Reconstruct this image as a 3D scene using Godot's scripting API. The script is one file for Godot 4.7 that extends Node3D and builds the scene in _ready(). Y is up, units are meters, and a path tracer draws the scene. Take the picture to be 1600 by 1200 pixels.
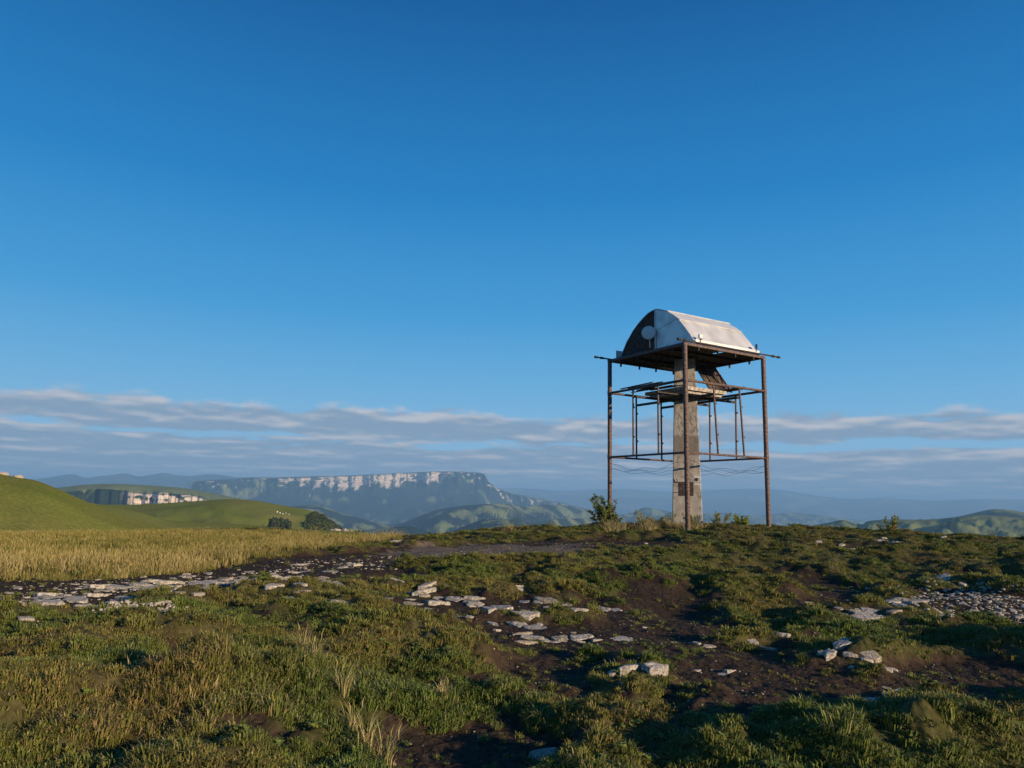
extends Node3D
# An abandoned lookout tower on a grassy mountain saddle in low evening sun; a hazy valley, a table mountain and a cloud bank behind it.

const HILL_LEFT := [[-151.8, 12.3, -172.8], [-142.6, 10.31, -180.4], [-136.5, 8.2, -185.1], [-129.8, 5.98, -189.9], [-126.4, 5.16, -192.2], [-122.8, 4.32, -194.5], [-117.7, 1.82, -197.6], [-111, -1.73, -201.5], [-104, -4.7, -205.2], [-98.1, -6.73, -208], [-92.9, -8.27, -210.4], [-87.4, -9.84, -212.7], [-79.4, -11.97, -215.9]]
const HILL_MEADOW := [[-451.2, -17.47, -720.4], [-428.9, -12.88, -733.8], [-405.3, -9.35, -747.2], [-385.2, -8.97, -757.7], [-367, -7.98, -766.7], [-348.2, -6.3, -775.4], [-320.2, -3.41, -787.4], [-296.8, -1.56, -796.5], [-272.5, -2.73, -805.2], [-247.1, -6.99, -813.3], [-221.1, -11.32, -820.7], [-204.3, -17.26, -825.1], [-183.5, -31.5, -830], [-158.9, -47.84, -835], [-137.7, -61.49, -838.8]]
const SPUR := [[-276.8, -3.74, -486.8], [-265.4, -6, -493.1], [-253.5, -8.72, -499.3], [-241.2, -12.34, -505.4], [-231.4, -15.21, -510], [-217.4, -16.58, -516.1], [-198.3, -17.49, -523.7], [-178.3, -18.61, -530.8], [-157.6, -20.63, -537.4], [-136.1, -22.21, -543.2], [-116.3, -23.34, -547.8], [-100.5, -25.44, -550.9], [-82, -30.72, -554], [-63.1, -39.68, -556.4]]
const KNOLL := [[-109.9, -14.24, -279.1], [-101.7, -12.35, -282.2], [-93.2, -11.11, -285.1], [-84.4, -10.55, -287.9], [-75.3, -10.45, -290.4], [-65.9, -10.83, -292.7], [-56.3, -11.44, -294.7], [-49, -12.33, -296], [-39, -14.42, -297.4], [-28.9, -18.48, -298.6]]
const CLIFF_RIDGE := [[-2186.6, -34.17, -2859.8], [-2024.4, -17.86, -2976.9], [-1918.8, 10.62, -3046], [-1843.5, 23.41, -3092.2], [-1784.8, 34.58, -3126.4], [-1702.7, 41.34, -3171.9], [-1616.5, 41.46, -3216.7], [-1526.3, 37.41, -3260.4], [-1432.3, 30.43, -3302.8], [-1334, 13.36, -3343.7], [-1232.1, -6.96, -3382.6], [-1099.8, -38.7, -3427.9], [-962.3, -79.81, -3469]]
const MOUNTAINS := [[-13593.6, 78.67, -13274.6], [-12342.6, 234.63, -14445.1], [-11577.3, 220.29, -15065.4], [-10713.6, 230.64, -15691.4], [-10341.1, 272.63, -15939.3], [-10001.8, 327.5, -16154.4], [-9630, 412.46, -16378.7], [-9381.2, 352.58, -16522.5], [-9058.5, 407.91, -16701.6], [-8724.9, 464.33, -16878.3], [-8489.6, 415.8, -16997.9], [-8255.8, 446.54, -17112.6], [-8018.9, 499.61, -17224.9], [-7733.1, 466.16, -17355.1], [-7456, 461.37, -17475.9], [-7138.3, 510.19, -17608.1], [-6808.2, 491.64, -17738.3], [-6470.1, 457.46, -17864.4], [-6128.6, 476.2, -17984.4], [-5134.1, 483.82, -18293.2], [-4089.8, 450.7, -18554.6], [-3161.6, 395.44, -18735.1]]
const MESA := [[-4153.8, 179.4, -9752.2], [-3829.9, 218.11, -9991.1], [-3482.5, 253.98, -10223.1], [-3187.5, 274.68, -10402.6], [-2878.2, 295.77, -10575.3], [-2555, 317.17, -10740.3], [-2218.8, 343.47, -10896.4], [-1870.1, 370.08, -11042.8], [-1509.8, 401.69, -11178.5], [-1232.4, 425.56, -11272.8], [-949.2, 439.8, -11360.4], [-660.4, 439.28, -11441], [-416, 422.21, -11502.5], [-334.4, 306.65, -11521.1], [-214.1, 221.46, -11548], [-64.3, 156.37, -11579.8], [155.7, 102.4, -11623], [436.9, 59.24, -11671.8], [841.2, -1.53, -11729.9], [1349.2, -130.16, -11783]]
const FOOTHILLS := [[-2527.1, -151.67, -5441.9], [-2212, -133.65, -5577.4], [-2003.3, -121.11, -5655.7], [-1830.8, -99.18, -5713.9], [-1676.2, -67.42, -5761.1], [-1562.7, -53.07, -5792.9], [-1446, -63.04, -5823.2], [-1325.8, -105.03, -5851.7], [-1180.1, -146.88, -5882.8], [-1032.9, -184.03, -5910.4], [-909.2, -206.84, -5930.7], [-787.2, -165.08, -5948.1], [-640, -92.42, -5965.8], [-489.8, -54.29, -5980], [-337.9, -31.03, -5990.5], [-184.9, -17.78, -5997.2], [-33.7, -15.91, -6479.9], [142.6, -36.98, -6958.5], [342.5, -16.87, -7432.1], [646.7, -33.1, -8054.1], [992, -95.27, -8663.4], [1478.2, -119, -9404.5], [1798.8, -36.52, -9836.9], [2138.5, -84.59, -10259.5], [2621.3, -117.95, -10806.6], [3270.4, -95.81, -11462.6], [3963.3, -141.31, -12086.8], [4851.9, -82.27, -12790.7], [5628.6, -130.28, -13341.3], [6435.5, -193.12, -13858.7], [7438, -282.98, -14436.6], [9178.3, -401.3, -15297.8]]
const FORE_RIDGE := [[-978.1, -227.64, -3672], [-803.2, -183.29, -3714.1], [-683.3, -150.77, -3738.1], [-591.1, -136.92, -3753.7], [-497.5, -130.73, -3767.3], [-417.7, -149.9, -3777], [-337.5, -170.63, -3785], [-242.8, -131.05, -3792.2], [-163.2, -100.98, -3796.5], [-82.8, -86.66, -3799.1], [14.4, -87.86, -3800], [127.6, -116.41, -4338.1], [267.5, -107.98, -4872.7], [496.2, -110.57, -5578], [771.9, -141.17, -6272.7], [1179.9, -190.07, -7122.9], [1758, -228.51, -8111.7], [2427.1, -223.14, -9060.6], [3177.7, -285.15, -9965.6], [4001.9, -370.85, -10823.9], [4891.9, -464.14, -11633.3]]
const FAR_RIDGE := [[-5349.5, 90.58, -26464.8], [-2221.9, 272.65, -26908.4], [78.6, 504.71, -26999.9], [1926.9, 450.29, -26931.2], [3747.5, 553.26, -26738.7], [5734.3, 476.14, -26384.1], [7426, 593.68, -25958.7], [8637, 634.18, -25581.3], [9411.6, 580.84, -25306.6], [10339.7, 425.17, -24941.7], [11227.9, 336.26, -24554.7], [12079.8, 393.12, -24147], [13194.7, 332.91, -23556.3], [14653, 399.35, -22678], [16535.4, 360.41, -21344.3], [18558.3, 351.07, -19610.9]]
const HILLS_RIGHT := [[952.3, -140.51, -3159.6], [1074, -107.41, -3120.3], [1168.1, -86, -3086.3], [1248.1, -65.33, -3054.9], [1303.8, -50.77, -3031.5], [1338.8, -42.05, -3016.2], [1368.4, -48.69, -3002.9], [1401.7, -57.62, -2987.5], [1423, -44.4, -2977.4], [1462.2, -38.14, -2958.4], [1512.5, -34.04, -2933], [1590, -32.72, -2891.7], [1646.2, -27.23, -2860.1], [1700.8, -18.26, -2828], [1753.5, -11.84, -2795.6], [1804, -12.55, -2763.3], [1868.3, -17.29, -2720.2], [1988.4, -21.84, -2633.7], [2147.7, -25.94, -2505.4], [2315.6, -31.87, -2351.2]]
const HILLS_RIGHT_BACK := [[2139.9, -91.81, -4296.6], [2339.7, -56.22, -4191.2], [2474.1, -23.83, -4113.3], [2551.6, 2.63, -4065.6], [2614, 18, -4025.8], [2673.5, 14.55, -3986.5], [2742.1, 1.52, -3939.7], [2853, 14.71, -3860.1], [2975.8, 2.49, -3766.3], [3214.7, 19.68, -3564.5], [3443.8, 10.48, -3343.7]]
const KNOLL_RIGHT := [[201.6, -17.7, -368.5], [211.2, -14.45, -363.1], [216.9, -12.65, -359.6], [222.5, -11.17, -356.2], [230, -10.49, -351.4], [237.2, -9.82, -346.6], [252.6, -8.42, -335.5], [273, -6.46, -319.1], [294.5, -5.93, -299.5]]

const STONE_CLUSTERS := [
	[-7.17, -11.39, 0.61, 0.55, 16, 0.20, 0.75, 0],
	[-6.79, -12.06, 0.64, 0.71, 14, 0.20, 0.70, 0],
	[-6.60, -13.28, 0.68, 0.99, 18, 0.20, 0.70, 0],
	[-6.60, -14.46, 0.57, 0.79, 16, 0.20, 0.65, 0],
	[-5.97, -15.33, 0.74, 1.04, 22, 0.20, 0.65, 0],
	[-5.18, -16.91, 0.85, 1.24, 20, 0.20, 0.60, 0],
	[-4.81, -13.87, 0.56, 0.65, 12, 0.20, 0.60, 0],
	[-3.86, -16.76, 0.71, 0.97, 12, 0.15, 0.45, 0],
	[-4.57, -9.67, 0.30, 0.24, 12, 0.12, 0.40, 1],
	[-5.49, -9.15, 0.17, 0.12, 4, 0.20, 0.50, 1],
	[-2.54, -14.85, 0.99, 0.83, 16, 0.20, 0.60, 1],
	[-1.59, -12.42, 0.72, 0.63, 14, 0.15, 0.50, 1],
	[-3.49, -12.16, 0.79, 0.49, 8, 0.15, 0.50, 1],
	[-0.95, -12.26, 0.82, 0.63, 16, 0.15, 0.55, 2],
	[0.58, -12.02, 0.46, 0.53, 10, 0.20, 0.75, 2],
	[0.07, -10.26, 0.65, 0.49, 18, 0.15, 0.50, 2],
	[0.58, -8.92, 0.49, 0.36, 16, 0.12, 0.45, 2],
	[1.38, -12.04, 0.26, 0.30, 4, 0.30, 0.60, 2],
	[2.12, -7.54, 0.12, 0.16, 3, 0.15, 0.40, 3],
	[0.96, -6.90, 0.13, 0.28, 6, 0.12, 0.30, 3],
	[3.15, -9.06, 0.14, 0.20, 4, 0.15, 0.35, 3],
	[2.05, -9.18, 0.32, 0.53, 5, 0.08, 0.20, 3],
	[3.58, -7.60, 0.25, 0.38, 9, 0.12, 0.40, 3],
	[5.09, -12.60, 0.25, 0.46, 7, 0.20, 0.50, 4],
	[5.17, -11.39, 0.34, 0.57, 9, 0.20, 0.60, 4],
	[6.37, -11.75, 0.48, 0.69, 14, 0.20, 0.60, 4],
	[8.67, -14.20, 0.40, 0.87, 7, 0.20, 0.55, 4],
	[7.77, -12.09, 0.50, 1.05, 14, 0.12, 0.35, 4],
	[3.38, -6.73, 0.26, 0.24, 6, 0.25, 0.60, 5],
	[4.73, -9.06, 0.28, 0.32, 4, 0.20, 0.45, 5],
	[10.63, -24.79, 1.20, 0.99, 9, 0.20, 0.55, 6],
	[13.10, -25.50, 1.52, 1.23, 9, 0.20, 0.60, 6],
	[16.17, -26.27, 1.48, 1.19, 5, 0.20, 0.50, 6],
	[8.18, -24.41, 0.39, 0.56, 3, 0.30, 0.70, 6],
	[4.48, -24.54, 0.40, 0.68, 2, 0.20, 0.50, 6]]

const BARE_ZONES := [
	[-0.65, -8.61, 1.00, 0.80],
	[0.67, -7.45, 0.94, 0.54],
	[2.28, -7.96, 1.53, 1.43],
	[2.37, -9.94, 1.29, 0.86],
	[-0.12, -5.20, 0.46, 0.42],
	[5.90, -14.10, 0.75, 1.96],
	[-3.14, -8.23, 0.39, 0.41],
	[7.77, -12.39, 0.83, 1.97],
	[3.24, -6.72, 0.70, 0.48],
	[2.73, -12.28, 0.63, 1.01],
	[10.81, -23.54, 2.12, 0.95],
	[2.18, -6.07, 0.36, 0.38],
	[4.32, -7.63, 0.81, 0.51],
	[0.07, -11.62, 1.37, 0.92],
	[4.20, -23.60, 1.20, 0.52],
	[-4.35, -16.60, 1.80, 1.50],
	[0.23, -9.92, 1.00, 0.68]]

const TRACK := [[-22.0, -5.0], [-13.0, -9.0], [-9.5, -11.4], [-8.17, -12.31], [-7.47, -13.85], [-6.59, -15.88], [-5.54, -17.58], [-4.5, -19.46], [-2.78, -21.29], [-0.68, -23.36], [1.14, -24.36], [3.2, -25.2]]
const MOUNDS := [[-0.5, -17.6, 1.3, 0.9, 0.2], [1.5, -17.3, 1.1, 0.8, 0.24], [2.7, -14.6, 1.2, 0.9, 0.28], [3.9, -19.4, 1.3, 0.9, 0.2], [4.9, -14.2, 0.9, 0.7, 0.22], [7.6, -8.3, 1.5, 0.7, 0.5], [11.6, -16.0, 1.5, 1.0, 0.55], [3.0, -5.1, 0.8, 0.5, 0.16], [4.3, -5.9, 0.9, 0.6, 0.2], [0.1, -6.7, 0.7, 0.4, 0.1], [-1.7, -7.3, 1.0, 0.6, 0.12], [2.0, -6.2, 0.6, 0.4, 0.12], [-2.6, -6.4, 0.9, 0.5, 0.12], [8.4, -19.0, 1.6, 0.9, 0.16], [6.4, -17.0, 1.2, 0.8, 0.16], [2.6, -12.2, 0.7, 0.9, -0.14], [13.5, -22.5, 1.6, 0.8, 0.22], [5.9, -10.2, 0.9, 0.5, 0.12], [-4.2, -6.8, 1.0, 0.6, 0.1], [7.0, -22.0, 1.5, 0.9, 0.14], [6.9, -10.7, 1.6, 0.8, -0.14], [8.3, -12.9, 1.5, 1.3, 0.14], [-2.5, -8.7, 0.5, 0.35, -0.12], [-3.4, -5.5, 0.55, 0.35, 0.15], [-2.2, -6.1, 0.45, 0.3, 0.12], [-1.3, -6.5, 0.4, 0.3, 0.12], [-4.0, -7.6, 0.6, 0.4, 0.12], [-0.9, -7.8, 0.5, 0.35, 0.12]]
const TOWER := Vector3(7.83, 0.6, -33.0)

var rng := RandomNumberGenerator.new()
var n_big := FastNoiseLite.new()
var n_mid := FastNoiseLite.new()
var n_small := FastNoiseLite.new()
var n_soil := FastNoiseLite.new()
var n_dry := FastNoiseLite.new()
var n_far := FastNoiseLite.new()
var n_rock := FastNoiseLite.new()
var M := {}
var taken := {}
var stony := {}


# ------------------------------------------------------------------ naming
func numbered(called: String) -> String:
	var k: int = taken.get(called, 0)
	taken[called] = k + 1
	return called if k == 0 else "%s_%03d" % [called, k]

func tag(o: Node, label: String, category: String, group := "", kind := "") -> Node:
	o.set_meta("label", label)
	o.set_meta("category", category)
	if group: o.set_meta("group", group)
	if kind: o.set_meta("kind", kind)
	return o

func base(called: String, where := Vector3.ZERO, turn := 0.0) -> Node3D:
	var o := Node3D.new()
	o.name = numbered(called)
	add_child(o)
	o.position = where
	o.rotation.y = turn
	return o

func obj(called: String, mesh: Mesh, material: Material, parent: Node = self) -> MeshInstance3D:
	var o := MeshInstance3D.new()
	o.name = numbered(called) if parent == self else called
	o.mesh = mesh
	if material: o.material_override = material
	parent.add_child(o, true)
	return o

func structure(called: String, mesh: Mesh, material: Material) -> MeshInstance3D:
	var o := obj(called, mesh, material)
	o.set_meta("kind", "structure")
	return o

func scatter(called: String, mesh: Mesh, material: Material, spots: Array, tints: Array) -> MultiMeshInstance3D:
	var mm := MultiMesh.new()
	mm.transform_format = MultiMesh.TRANSFORM_3D
	mm.use_colors = true
	mm.mesh = mesh
	mm.instance_count = spots.size()
	for i in spots.size():
		mm.set_instance_transform(i, spots[i])
		mm.set_instance_color(i, tints[i])
	var o := MultiMeshInstance3D.new()
	o.name = numbered(called)
	o.multimesh = mm
	o.material_override = material
	add_child(o)
	return o


# ------------------------------------------------------------------ shapes
func mb() -> SurfaceTool:
	var st := SurfaceTool.new()
	st.begin(Mesh.PRIMITIVE_TRIANGLES)
	st.set_smooth_group(-1)
	return st

func done(st: SurfaceTool) -> ArrayMesh:
	st.generate_normals()
	return st.commit()

func tri(st: SurfaceTool, a: Vector3, b: Vector3, c: Vector3) -> void:
	st.add_vertex(a); st.add_vertex(b); st.add_vertex(c)

func quad(st: SurfaceTool, a: Vector3, b: Vector3, c: Vector3, d: Vector3) -> void:
	tri(st, a, b, c); tri(st, a, c, d)

func frame_of(d: Vector3) -> Array:
	var up := Vector3.UP if absf(d.y) < 0.95 else Vector3.RIGHT
	var s := d.cross(up).normalized()
	return [s, s.cross(d).normalized()]

func tube(st: SurfaceTool, a: Vector3, b: Vector3, r: float, r2 := -1.0, sides := 12) -> void:
	if r2 < 0.0: r2 = r
	var f := frame_of((b - a).normalized())
	for i in sides:
		var p := TAU * i / sides
		var q := TAU * (i + 1) / sides
		var u: Vector3 = f[0] * cos(p) + f[1] * sin(p)
		var v: Vector3 = f[0] * cos(q) + f[1] * sin(q)
		st.set_smooth_group(1)
		quad(st, a + u * r, b + u * r2, b + v * r2, a + v * r)
		st.set_smooth_group(-1)
		tri(st, a, a + u * r, a + v * r)
		tri(st, b, b + v * r2, b + u * r2)

func bar(st: SurfaceTool, a: Vector3, b: Vector3, w: float, h: float, up := Vector3.UP) -> void:
	# a rectangular bar from a to b, w across and h along up, with small chamfers
	var d := (b - a).normalized()
	var s := d.cross(up).normalized()
	var t := s.cross(d).normalized()
	var c := minf(w, h) * 0.12
	var ring := [[-w / 2 + c, -h / 2], [w / 2 - c, -h / 2], [w / 2, -h / 2 + c], [w / 2, h / 2 - c], [w / 2 - c, h / 2], [-w / 2 + c, h / 2], [-w / 2, h / 2 - c], [-w / 2, -h / 2 + c]]
	for i in 8:
		var p: Array = ring[i]
		var q: Array = ring[(i + 1) % 8]
		var u: Vector3 = s * p[0] + t * p[1]
		var v: Vector3 = s * q[0] + t * q[1]
		quad(st, a + u, a + v, b + v, b + u)
		tri(st, a, a + v, a + u)
		tri(st, b, b + u, b + v)

func slab_of(poly: PackedVector2Array, x: float, thick: float) -> ArrayMesh:
	# polygon in (z, y) pushed out along x
	var st := mb()
	var idx := Geometry2D.triangulate_polygon(poly)
	for k in range(0, idx.size(), 3):
		var p := [poly[idx[k]], poly[idx[k + 1]], poly[idx[k + 2]]]
		tri(st, Vector3(x, p[0].y, p[0].x), Vector3(x, p[1].y, p[1].x), Vector3(x, p[2].y, p[2].x))
		tri(st, Vector3(x + thick, p[0].y, p[0].x), Vector3(x + thick, p[2].y, p[2].x), Vector3(x + thick, p[1].y, p[1].x))
	for k in poly.size():
		var p := poly[k]
		var q := poly[(k + 1) % poly.size()]
		quad(st, Vector3(x, p.y, p.x), Vector3(x + thick, p.y, p.x), Vector3(x + thick, q.y, q.x), Vector3(x, q.y, q.x))
	return done(st)


# ------------------------------------------------------------------ materials
func ramp(cols: Array, offs: Array) -> Gradient:
	var g := Gradient.new()
	g.colors = PackedColorArray(cols)
	g.offsets = PackedFloat32Array(offs)
	return g

func lin(r: float, g: float, b: float) -> Color:
	return Color(r, g, b).linear_to_srgb()

func noise_tex(sd: int, freq: float, octaves: int, g: Gradient, size := 512, normal := 0.0) -> NoiseTexture2D:
	var n := FastNoiseLite.new()
	n.seed = sd
	n.frequency = freq
	n.fractal_octaves = octaves
	var t := NoiseTexture2D.new()
	t.width = size; t.height = size
	t.seamless = true
	t.noise = n
	if normal > 0.0:
		t.as_normal_map = true
		t.bump_strength = normal
	else:
		t.color_ramp = g
	return t

func mat(called: String, color: Color, rough: float, metal := 0.0, tex: Texture2D = null, scale := 1.0, normal: Texture2D = null, world := false) -> StandardMaterial3D:
	var m := StandardMaterial3D.new()
	m.resource_name = called
	m.albedo_color = color
	m.roughness = rough
	m.metallic = metal
	if tex or normal:
		m.uv1_triplanar = true
		m.uv1_world_triplanar = world
		m.uv1_scale = Vector3.ONE * scale
	if tex: m.albedo_texture = tex
	if normal:
		m.normal_enabled = true
		m.normal_texture = normal
	M[called] = m
	return m

func make_materials() -> void:
	var speck := noise_tex(11, 0.02, 5, ramp([Color(0.72, 0.72, 0.72), Color(0.88, 0.88, 0.88), Color(1, 1, 1)], [0.25, 0.5, 0.75]), 512)
	var bump := noise_tex(12, 0.03, 5, null, 512, 6.0)
	var soil := mat("ground", Color.WHITE, 0.95, 0.0, speck, 1.3, noise_tex(13, 0.02, 5, null, 512, 9.0), true)
	soil.vertex_color_use_as_albedo = true
	soil.metallic_specular = 0.2
	var far := mat("far_land", Color.WHITE, 1.0)
	far.vertex_color_use_as_albedo = true
	far.metallic_specular = 0.0
	var meadow := mat("meadow", Color.WHITE, 1.0, 0.0, noise_tex(14, 0.015, 6, ramp([Color(0.82, 0.83, 0.8), Color(0.93, 0.93, 0.9), Color(1, 1, 1)], [0.25, 0.5, 0.75]), 1024), 0.05, noise_tex(15, 0.05, 4, null, 512, 5.0), true)
	meadow.vertex_color_use_as_albedo = true
	meadow.metallic_specular = 0.0
	meadow.normal_scale = 0.35
	mat("stone", Color.WHITE, 0.9, 0.0, noise_tex(16, 0.012, 6, ramp([lin(0.1, 0.088, 0.07), lin(0.26, 0.232, 0.195), lin(0.4, 0.365, 0.315), lin(0.47, 0.435, 0.38)], [0.2, 0.42, 0.6, 0.85]), 512), 1.7, bump)
	mat("stone_buff", Color.WHITE, 0.92, 0.0, noise_tex(17, 0.012, 6, ramp([lin(0.11, 0.09, 0.065), lin(0.28, 0.238, 0.18), lin(0.45, 0.39, 0.31)], [0.25, 0.5, 0.8]), 512), 1.9, bump)
	mat("pipe", Color.WHITE, 0.6, 0.0, noise_tex(18, 0.02, 5, ramp([lin(0.04, 0.024, 0.02), lin(0.1, 0.06, 0.05), lin(0.16, 0.1, 0.085)], [0.3, 0.5, 0.75]), 512), 0.9, bump)
	mat("dark_steel", Color.WHITE, 0.7, 0.0, noise_tex(19, 0.02, 5, ramp([lin(0.02, 0.015, 0.012), lin(0.06, 0.042, 0.034)], [0.35, 0.65]), 256), 1.2, bump)
	var tin := mat("tin", Color.WHITE, 0.42, 0.36, noise_tex(20, 0.006, 5, ramp([lin(0.52, 0.52, 0.515), lin(0.62, 0.62, 0.615), lin(0.68, 0.68, 0.67)], [0.3, 0.5, 0.7]), 512), 0.35, noise_tex(21, 0.006, 3, null, 512, 1.2))
	tin.normal_scale = 0.5
	mat("rust_sheet", Color.WHITE, 0.85, 0.0, noise_tex(22, 0.012, 5, ramp([lin(0.028, 0.017, 0.015), lin(0.06, 0.03, 0.024), lin(0.085, 0.045, 0.03)], [0.3, 0.55, 0.8]), 512), 0.6, bump)
	mat("wood_dark", Color.WHITE, 0.9, 0.0, noise_tex(23, 0.02, 5, ramp([lin(0.03, 0.024, 0.018), lin(0.075, 0.06, 0.045), lin(0.12, 0.1, 0.078)], [0.3, 0.5, 0.75]), 256), 0.9, bump)
	mat("wood_brown", Color.WHITE, 0.9, 0.0, noise_tex(24, 0.02, 5, ramp([lin(0.1, 0.06, 0.03), lin(0.2, 0.12, 0.06)], [0.3, 0.7]), 256), 0.9, bump)
	mat("concrete", Color.WHITE, 0.92, 0.0, noise_tex(25, 0.012, 6, ramp([lin(0.2, 0.175, 0.15), lin(0.34, 0.3, 0.26), lin(0.45, 0.41, 0.36)], [0.25, 0.5, 0.75]), 512), 0.8, bump)
	mat("dish_white", lin(0.6, 0.6, 0.58), 0.45)
	mat("rubber", lin(0.02, 0.02, 0.02), 0.8)
	for pair in [["grass", 0.35], ["straw", 0.3], ["leaf", 0.4]]:
		var m := mat(pair[0], Color.WHITE, 0.75)
		m.vertex_color_use_as_albedo = true
		m.metallic_specular = 0.25
		m.cull_mode = BaseMaterial3D.CULL_DISABLED
		m.backlight_enabled = true
		m.backlight = lin(0.05, 0.06, 0.015) if pair[0] != "straw" else lin(0.1, 0.075, 0.03)


# ------------------------------------------------------------------ sky
func sky_picture() -> Image:
	var w := 4096
	var h := 2048
	var im := Image.create(w, h, false, Image.FORMAT_RGBF)
	var stops := [[0.0, Vector3(0.33, 0.57, 0.8)], [4.0, Vector3(0.28, 0.57, 0.84)], [9.0, Vector3(0.14, 0.45, 0.78)], [14.0, Vector3(0.05, 0.34, 0.71)], [23.0, Vector3(0.008, 0.215, 0.56)], [36.0, Vector3(0.0, 0.105, 0.35)], [60.0, Vector3(0.0, 0.07, 0.26)], [90.0, Vector3(0.0, 0.06, 0.23)]]
	var c1 := FastNoiseLite.new()
	c1.seed = 5; c1.frequency = 1.0; c1.fractal_octaves = 5; c1.fractal_gain = 0.5
	var c2 := FastNoiseLite.new()
	c2.seed = 9; c2.frequency = 1.0; c2.fractal_octaves = 3
	var cs := PackedFloat32Array()
	var sn := PackedFloat32Array()
	var tops := PackedFloat32Array()
	for x in w:
		var az := (float(x) + 0.5) / w * TAU
		cs.append(cos(az)); sn.append(sin(az))
		tops.append(6.95 + 0.6 * c2.get_noise_2d(cos(az) * 2.5, sin(az) * 2.5) + 0.7 * c1.get_noise_2d(cos(az) * 11.0 + 7.0, sin(az) * 11.0))
	for y in h:
		var e := 90.0 - (float(y) + 0.5) / h * 180.0
		var k := 0
		while k < stops.size() - 2 and e > stops[k + 1][0]: k += 1
		var t := clampf((e - stops[k][0]) / (stops[k + 1][0] - stops[k][0]), 0.0, 1.0)
		var v: Vector3 = stops[k][1].lerp(stops[k + 1][1], t)
		if e > 10.0 or e < -0.5:
			im.fill_rect(Rect2i(0, y, w, 1), Color(v.x, v.y, v.z))
			continue
		var sq := 0.55 + 0.09 * e   # layers bunch up towards the horizon
		for x in w:
			var a := cs[x]
			var b := sn[x]
			var ee := e / sq
			var n := c1.get_noise_3d(a * 5.0, b * 5.0, ee * 1.05)
			var up := c1.get_noise_3d(a * 5.0, b * 5.0, ee * 1.05 + 0.17)
			var fine := c1.get_noise_3d(a * 17.0 + 3.0, b * 17.0, ee * 4.2)
			var top := tops[x] + 0.5 * fine
			var gap := 0.75 * exp(-pow((e - 4.35 - 0.5 * c2.get_noise_2d(a * 3.0 + 5.0, b * 3.0)) / 0.42, 2.0))
			var cover := smoothstep(-0.12, 0.22, n + 0.35 * fine + 0.62 - gap) * smoothstep(0.0, 0.75, top - e)
			var lit := clampf(0.2 + 1.9 * (n - up) + 0.75 * fine + 0.4 * smoothstep(1.6, 0.2, top - e), 0.0, 1.0)
			var c := Vector3(0.265, 0.36, 0.485).lerp(Vector3(0.64, 0.625, 0.64), pow(lit, 1.6))
			var o := v.lerp(c, cover * 0.93)
			im.set_pixel(x, y, Color(o.x, o.y, o.z))
	return im


# ------------------------------------------------------------------ the lie of the land
func edge_of(x: float) -> float:
	var t := [[-70.0, -70.0], [-21.0, -62.0], [-12.0, -44.0], [-6.0, -30.0], [-3.0, -32.0], [0.0, -34.0], [8.0, -38.0], [15.0, -36.0], [22.0, -33.0], [40.0, -31.0]]
	if x <= t[0][0]: return t[0][1]
	for i in t.size() - 1:
		if x < t[i + 1][0]:
			return lerpf(t[i][1], t[i + 1][1], (x - t[i][0]) / (t[i + 1][0] - t[i][0]))
	return -31.0

func track_z(x: float) -> float:
	if x <= TRACK[0][0]: return TRACK[0][1]
	for i in TRACK.size() - 1:
		if x < TRACK[i + 1][0]:
			return lerpf(TRACK[i][1], TRACK[i + 1][1], (x - TRACK[i][0]) / (TRACK[i + 1][0] - TRACK[i][0]))
	return TRACK[-1][1]

func track_distance(x: float, z: float) -> float:
	if x > 6.0 or z < -30.0 or z > -2.0: return 9.0
	var p := Vector2(x, z)
	var best := 9.0
	for i in TRACK.size() - 1:
		var a := Vector2(TRACK[i][0], TRACK[i][1])
		var b := Vector2(TRACK[i + 1][0], TRACK[i + 1][1])
		best = minf(best, p.distance_to(Geometry2D.get_closest_point_to_segment(p, a, b)))
	return best

func bareness(x: float, z: float) -> float:
	if z < -45.0 or z > 4.0: return -1.0
	var s := -0.34
	for b in BARE_ZONES:
		var dx: float = (x - b[0]) / b[2]
		var dz: float = (z - b[1]) / b[3]
		var d := dx * dx + dz * dz
		if d < 4.0: s = maxf(s, 0.85 - sqrt(d) * 0.55)
	var td := track_distance(x, z)
	if td < 4.0: s = maxf(s, 1.75 - td * 0.6)
	return s + 0.95 * n_soil.get_noise_2d(x, z)

func soil_at(x: float, z: float) -> float:
	# 0 on turf, 1 on bare earth
	var s := bareness(x, z)
	if s < -0.5: return 0.0
	return smoothstep(0.03, 0.22, s + 0.55 * n_mid.get_noise_2d(x * 3.1 + 70.0, z * 3.1) + 0.25 * n_small.get_noise_2d(x * 1.7 + 40.0, z * 1.7))

func macro_y(x: float, z: float) -> float:
	var h := 0.62 * exp(-pow((x - 9.0) / 10.0, 2.0) - pow((z + 33.0) / 13.0, 2.0))
	h += 0.25 * exp(-pow((x - 22.0) / 9.0, 2.0) - pow((z + 30.0) / 13.0, 2.0))
	if x < 0.0:
		h -= (0.022 + 0.017 * clampf((-x - 16.0) / 20.0, 0.0, 1.0)) * maxf(0.0, -z - 12.0) * clampf((-x - 2.0) / 8.0, 0.0, 1.0)
	var d := edge_of(x) - z
	if d > 0.0: h -= 0.02 * d * d if d < 8.0 else 1.28 + 0.32 * (d - 8.0)
	return h

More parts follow.
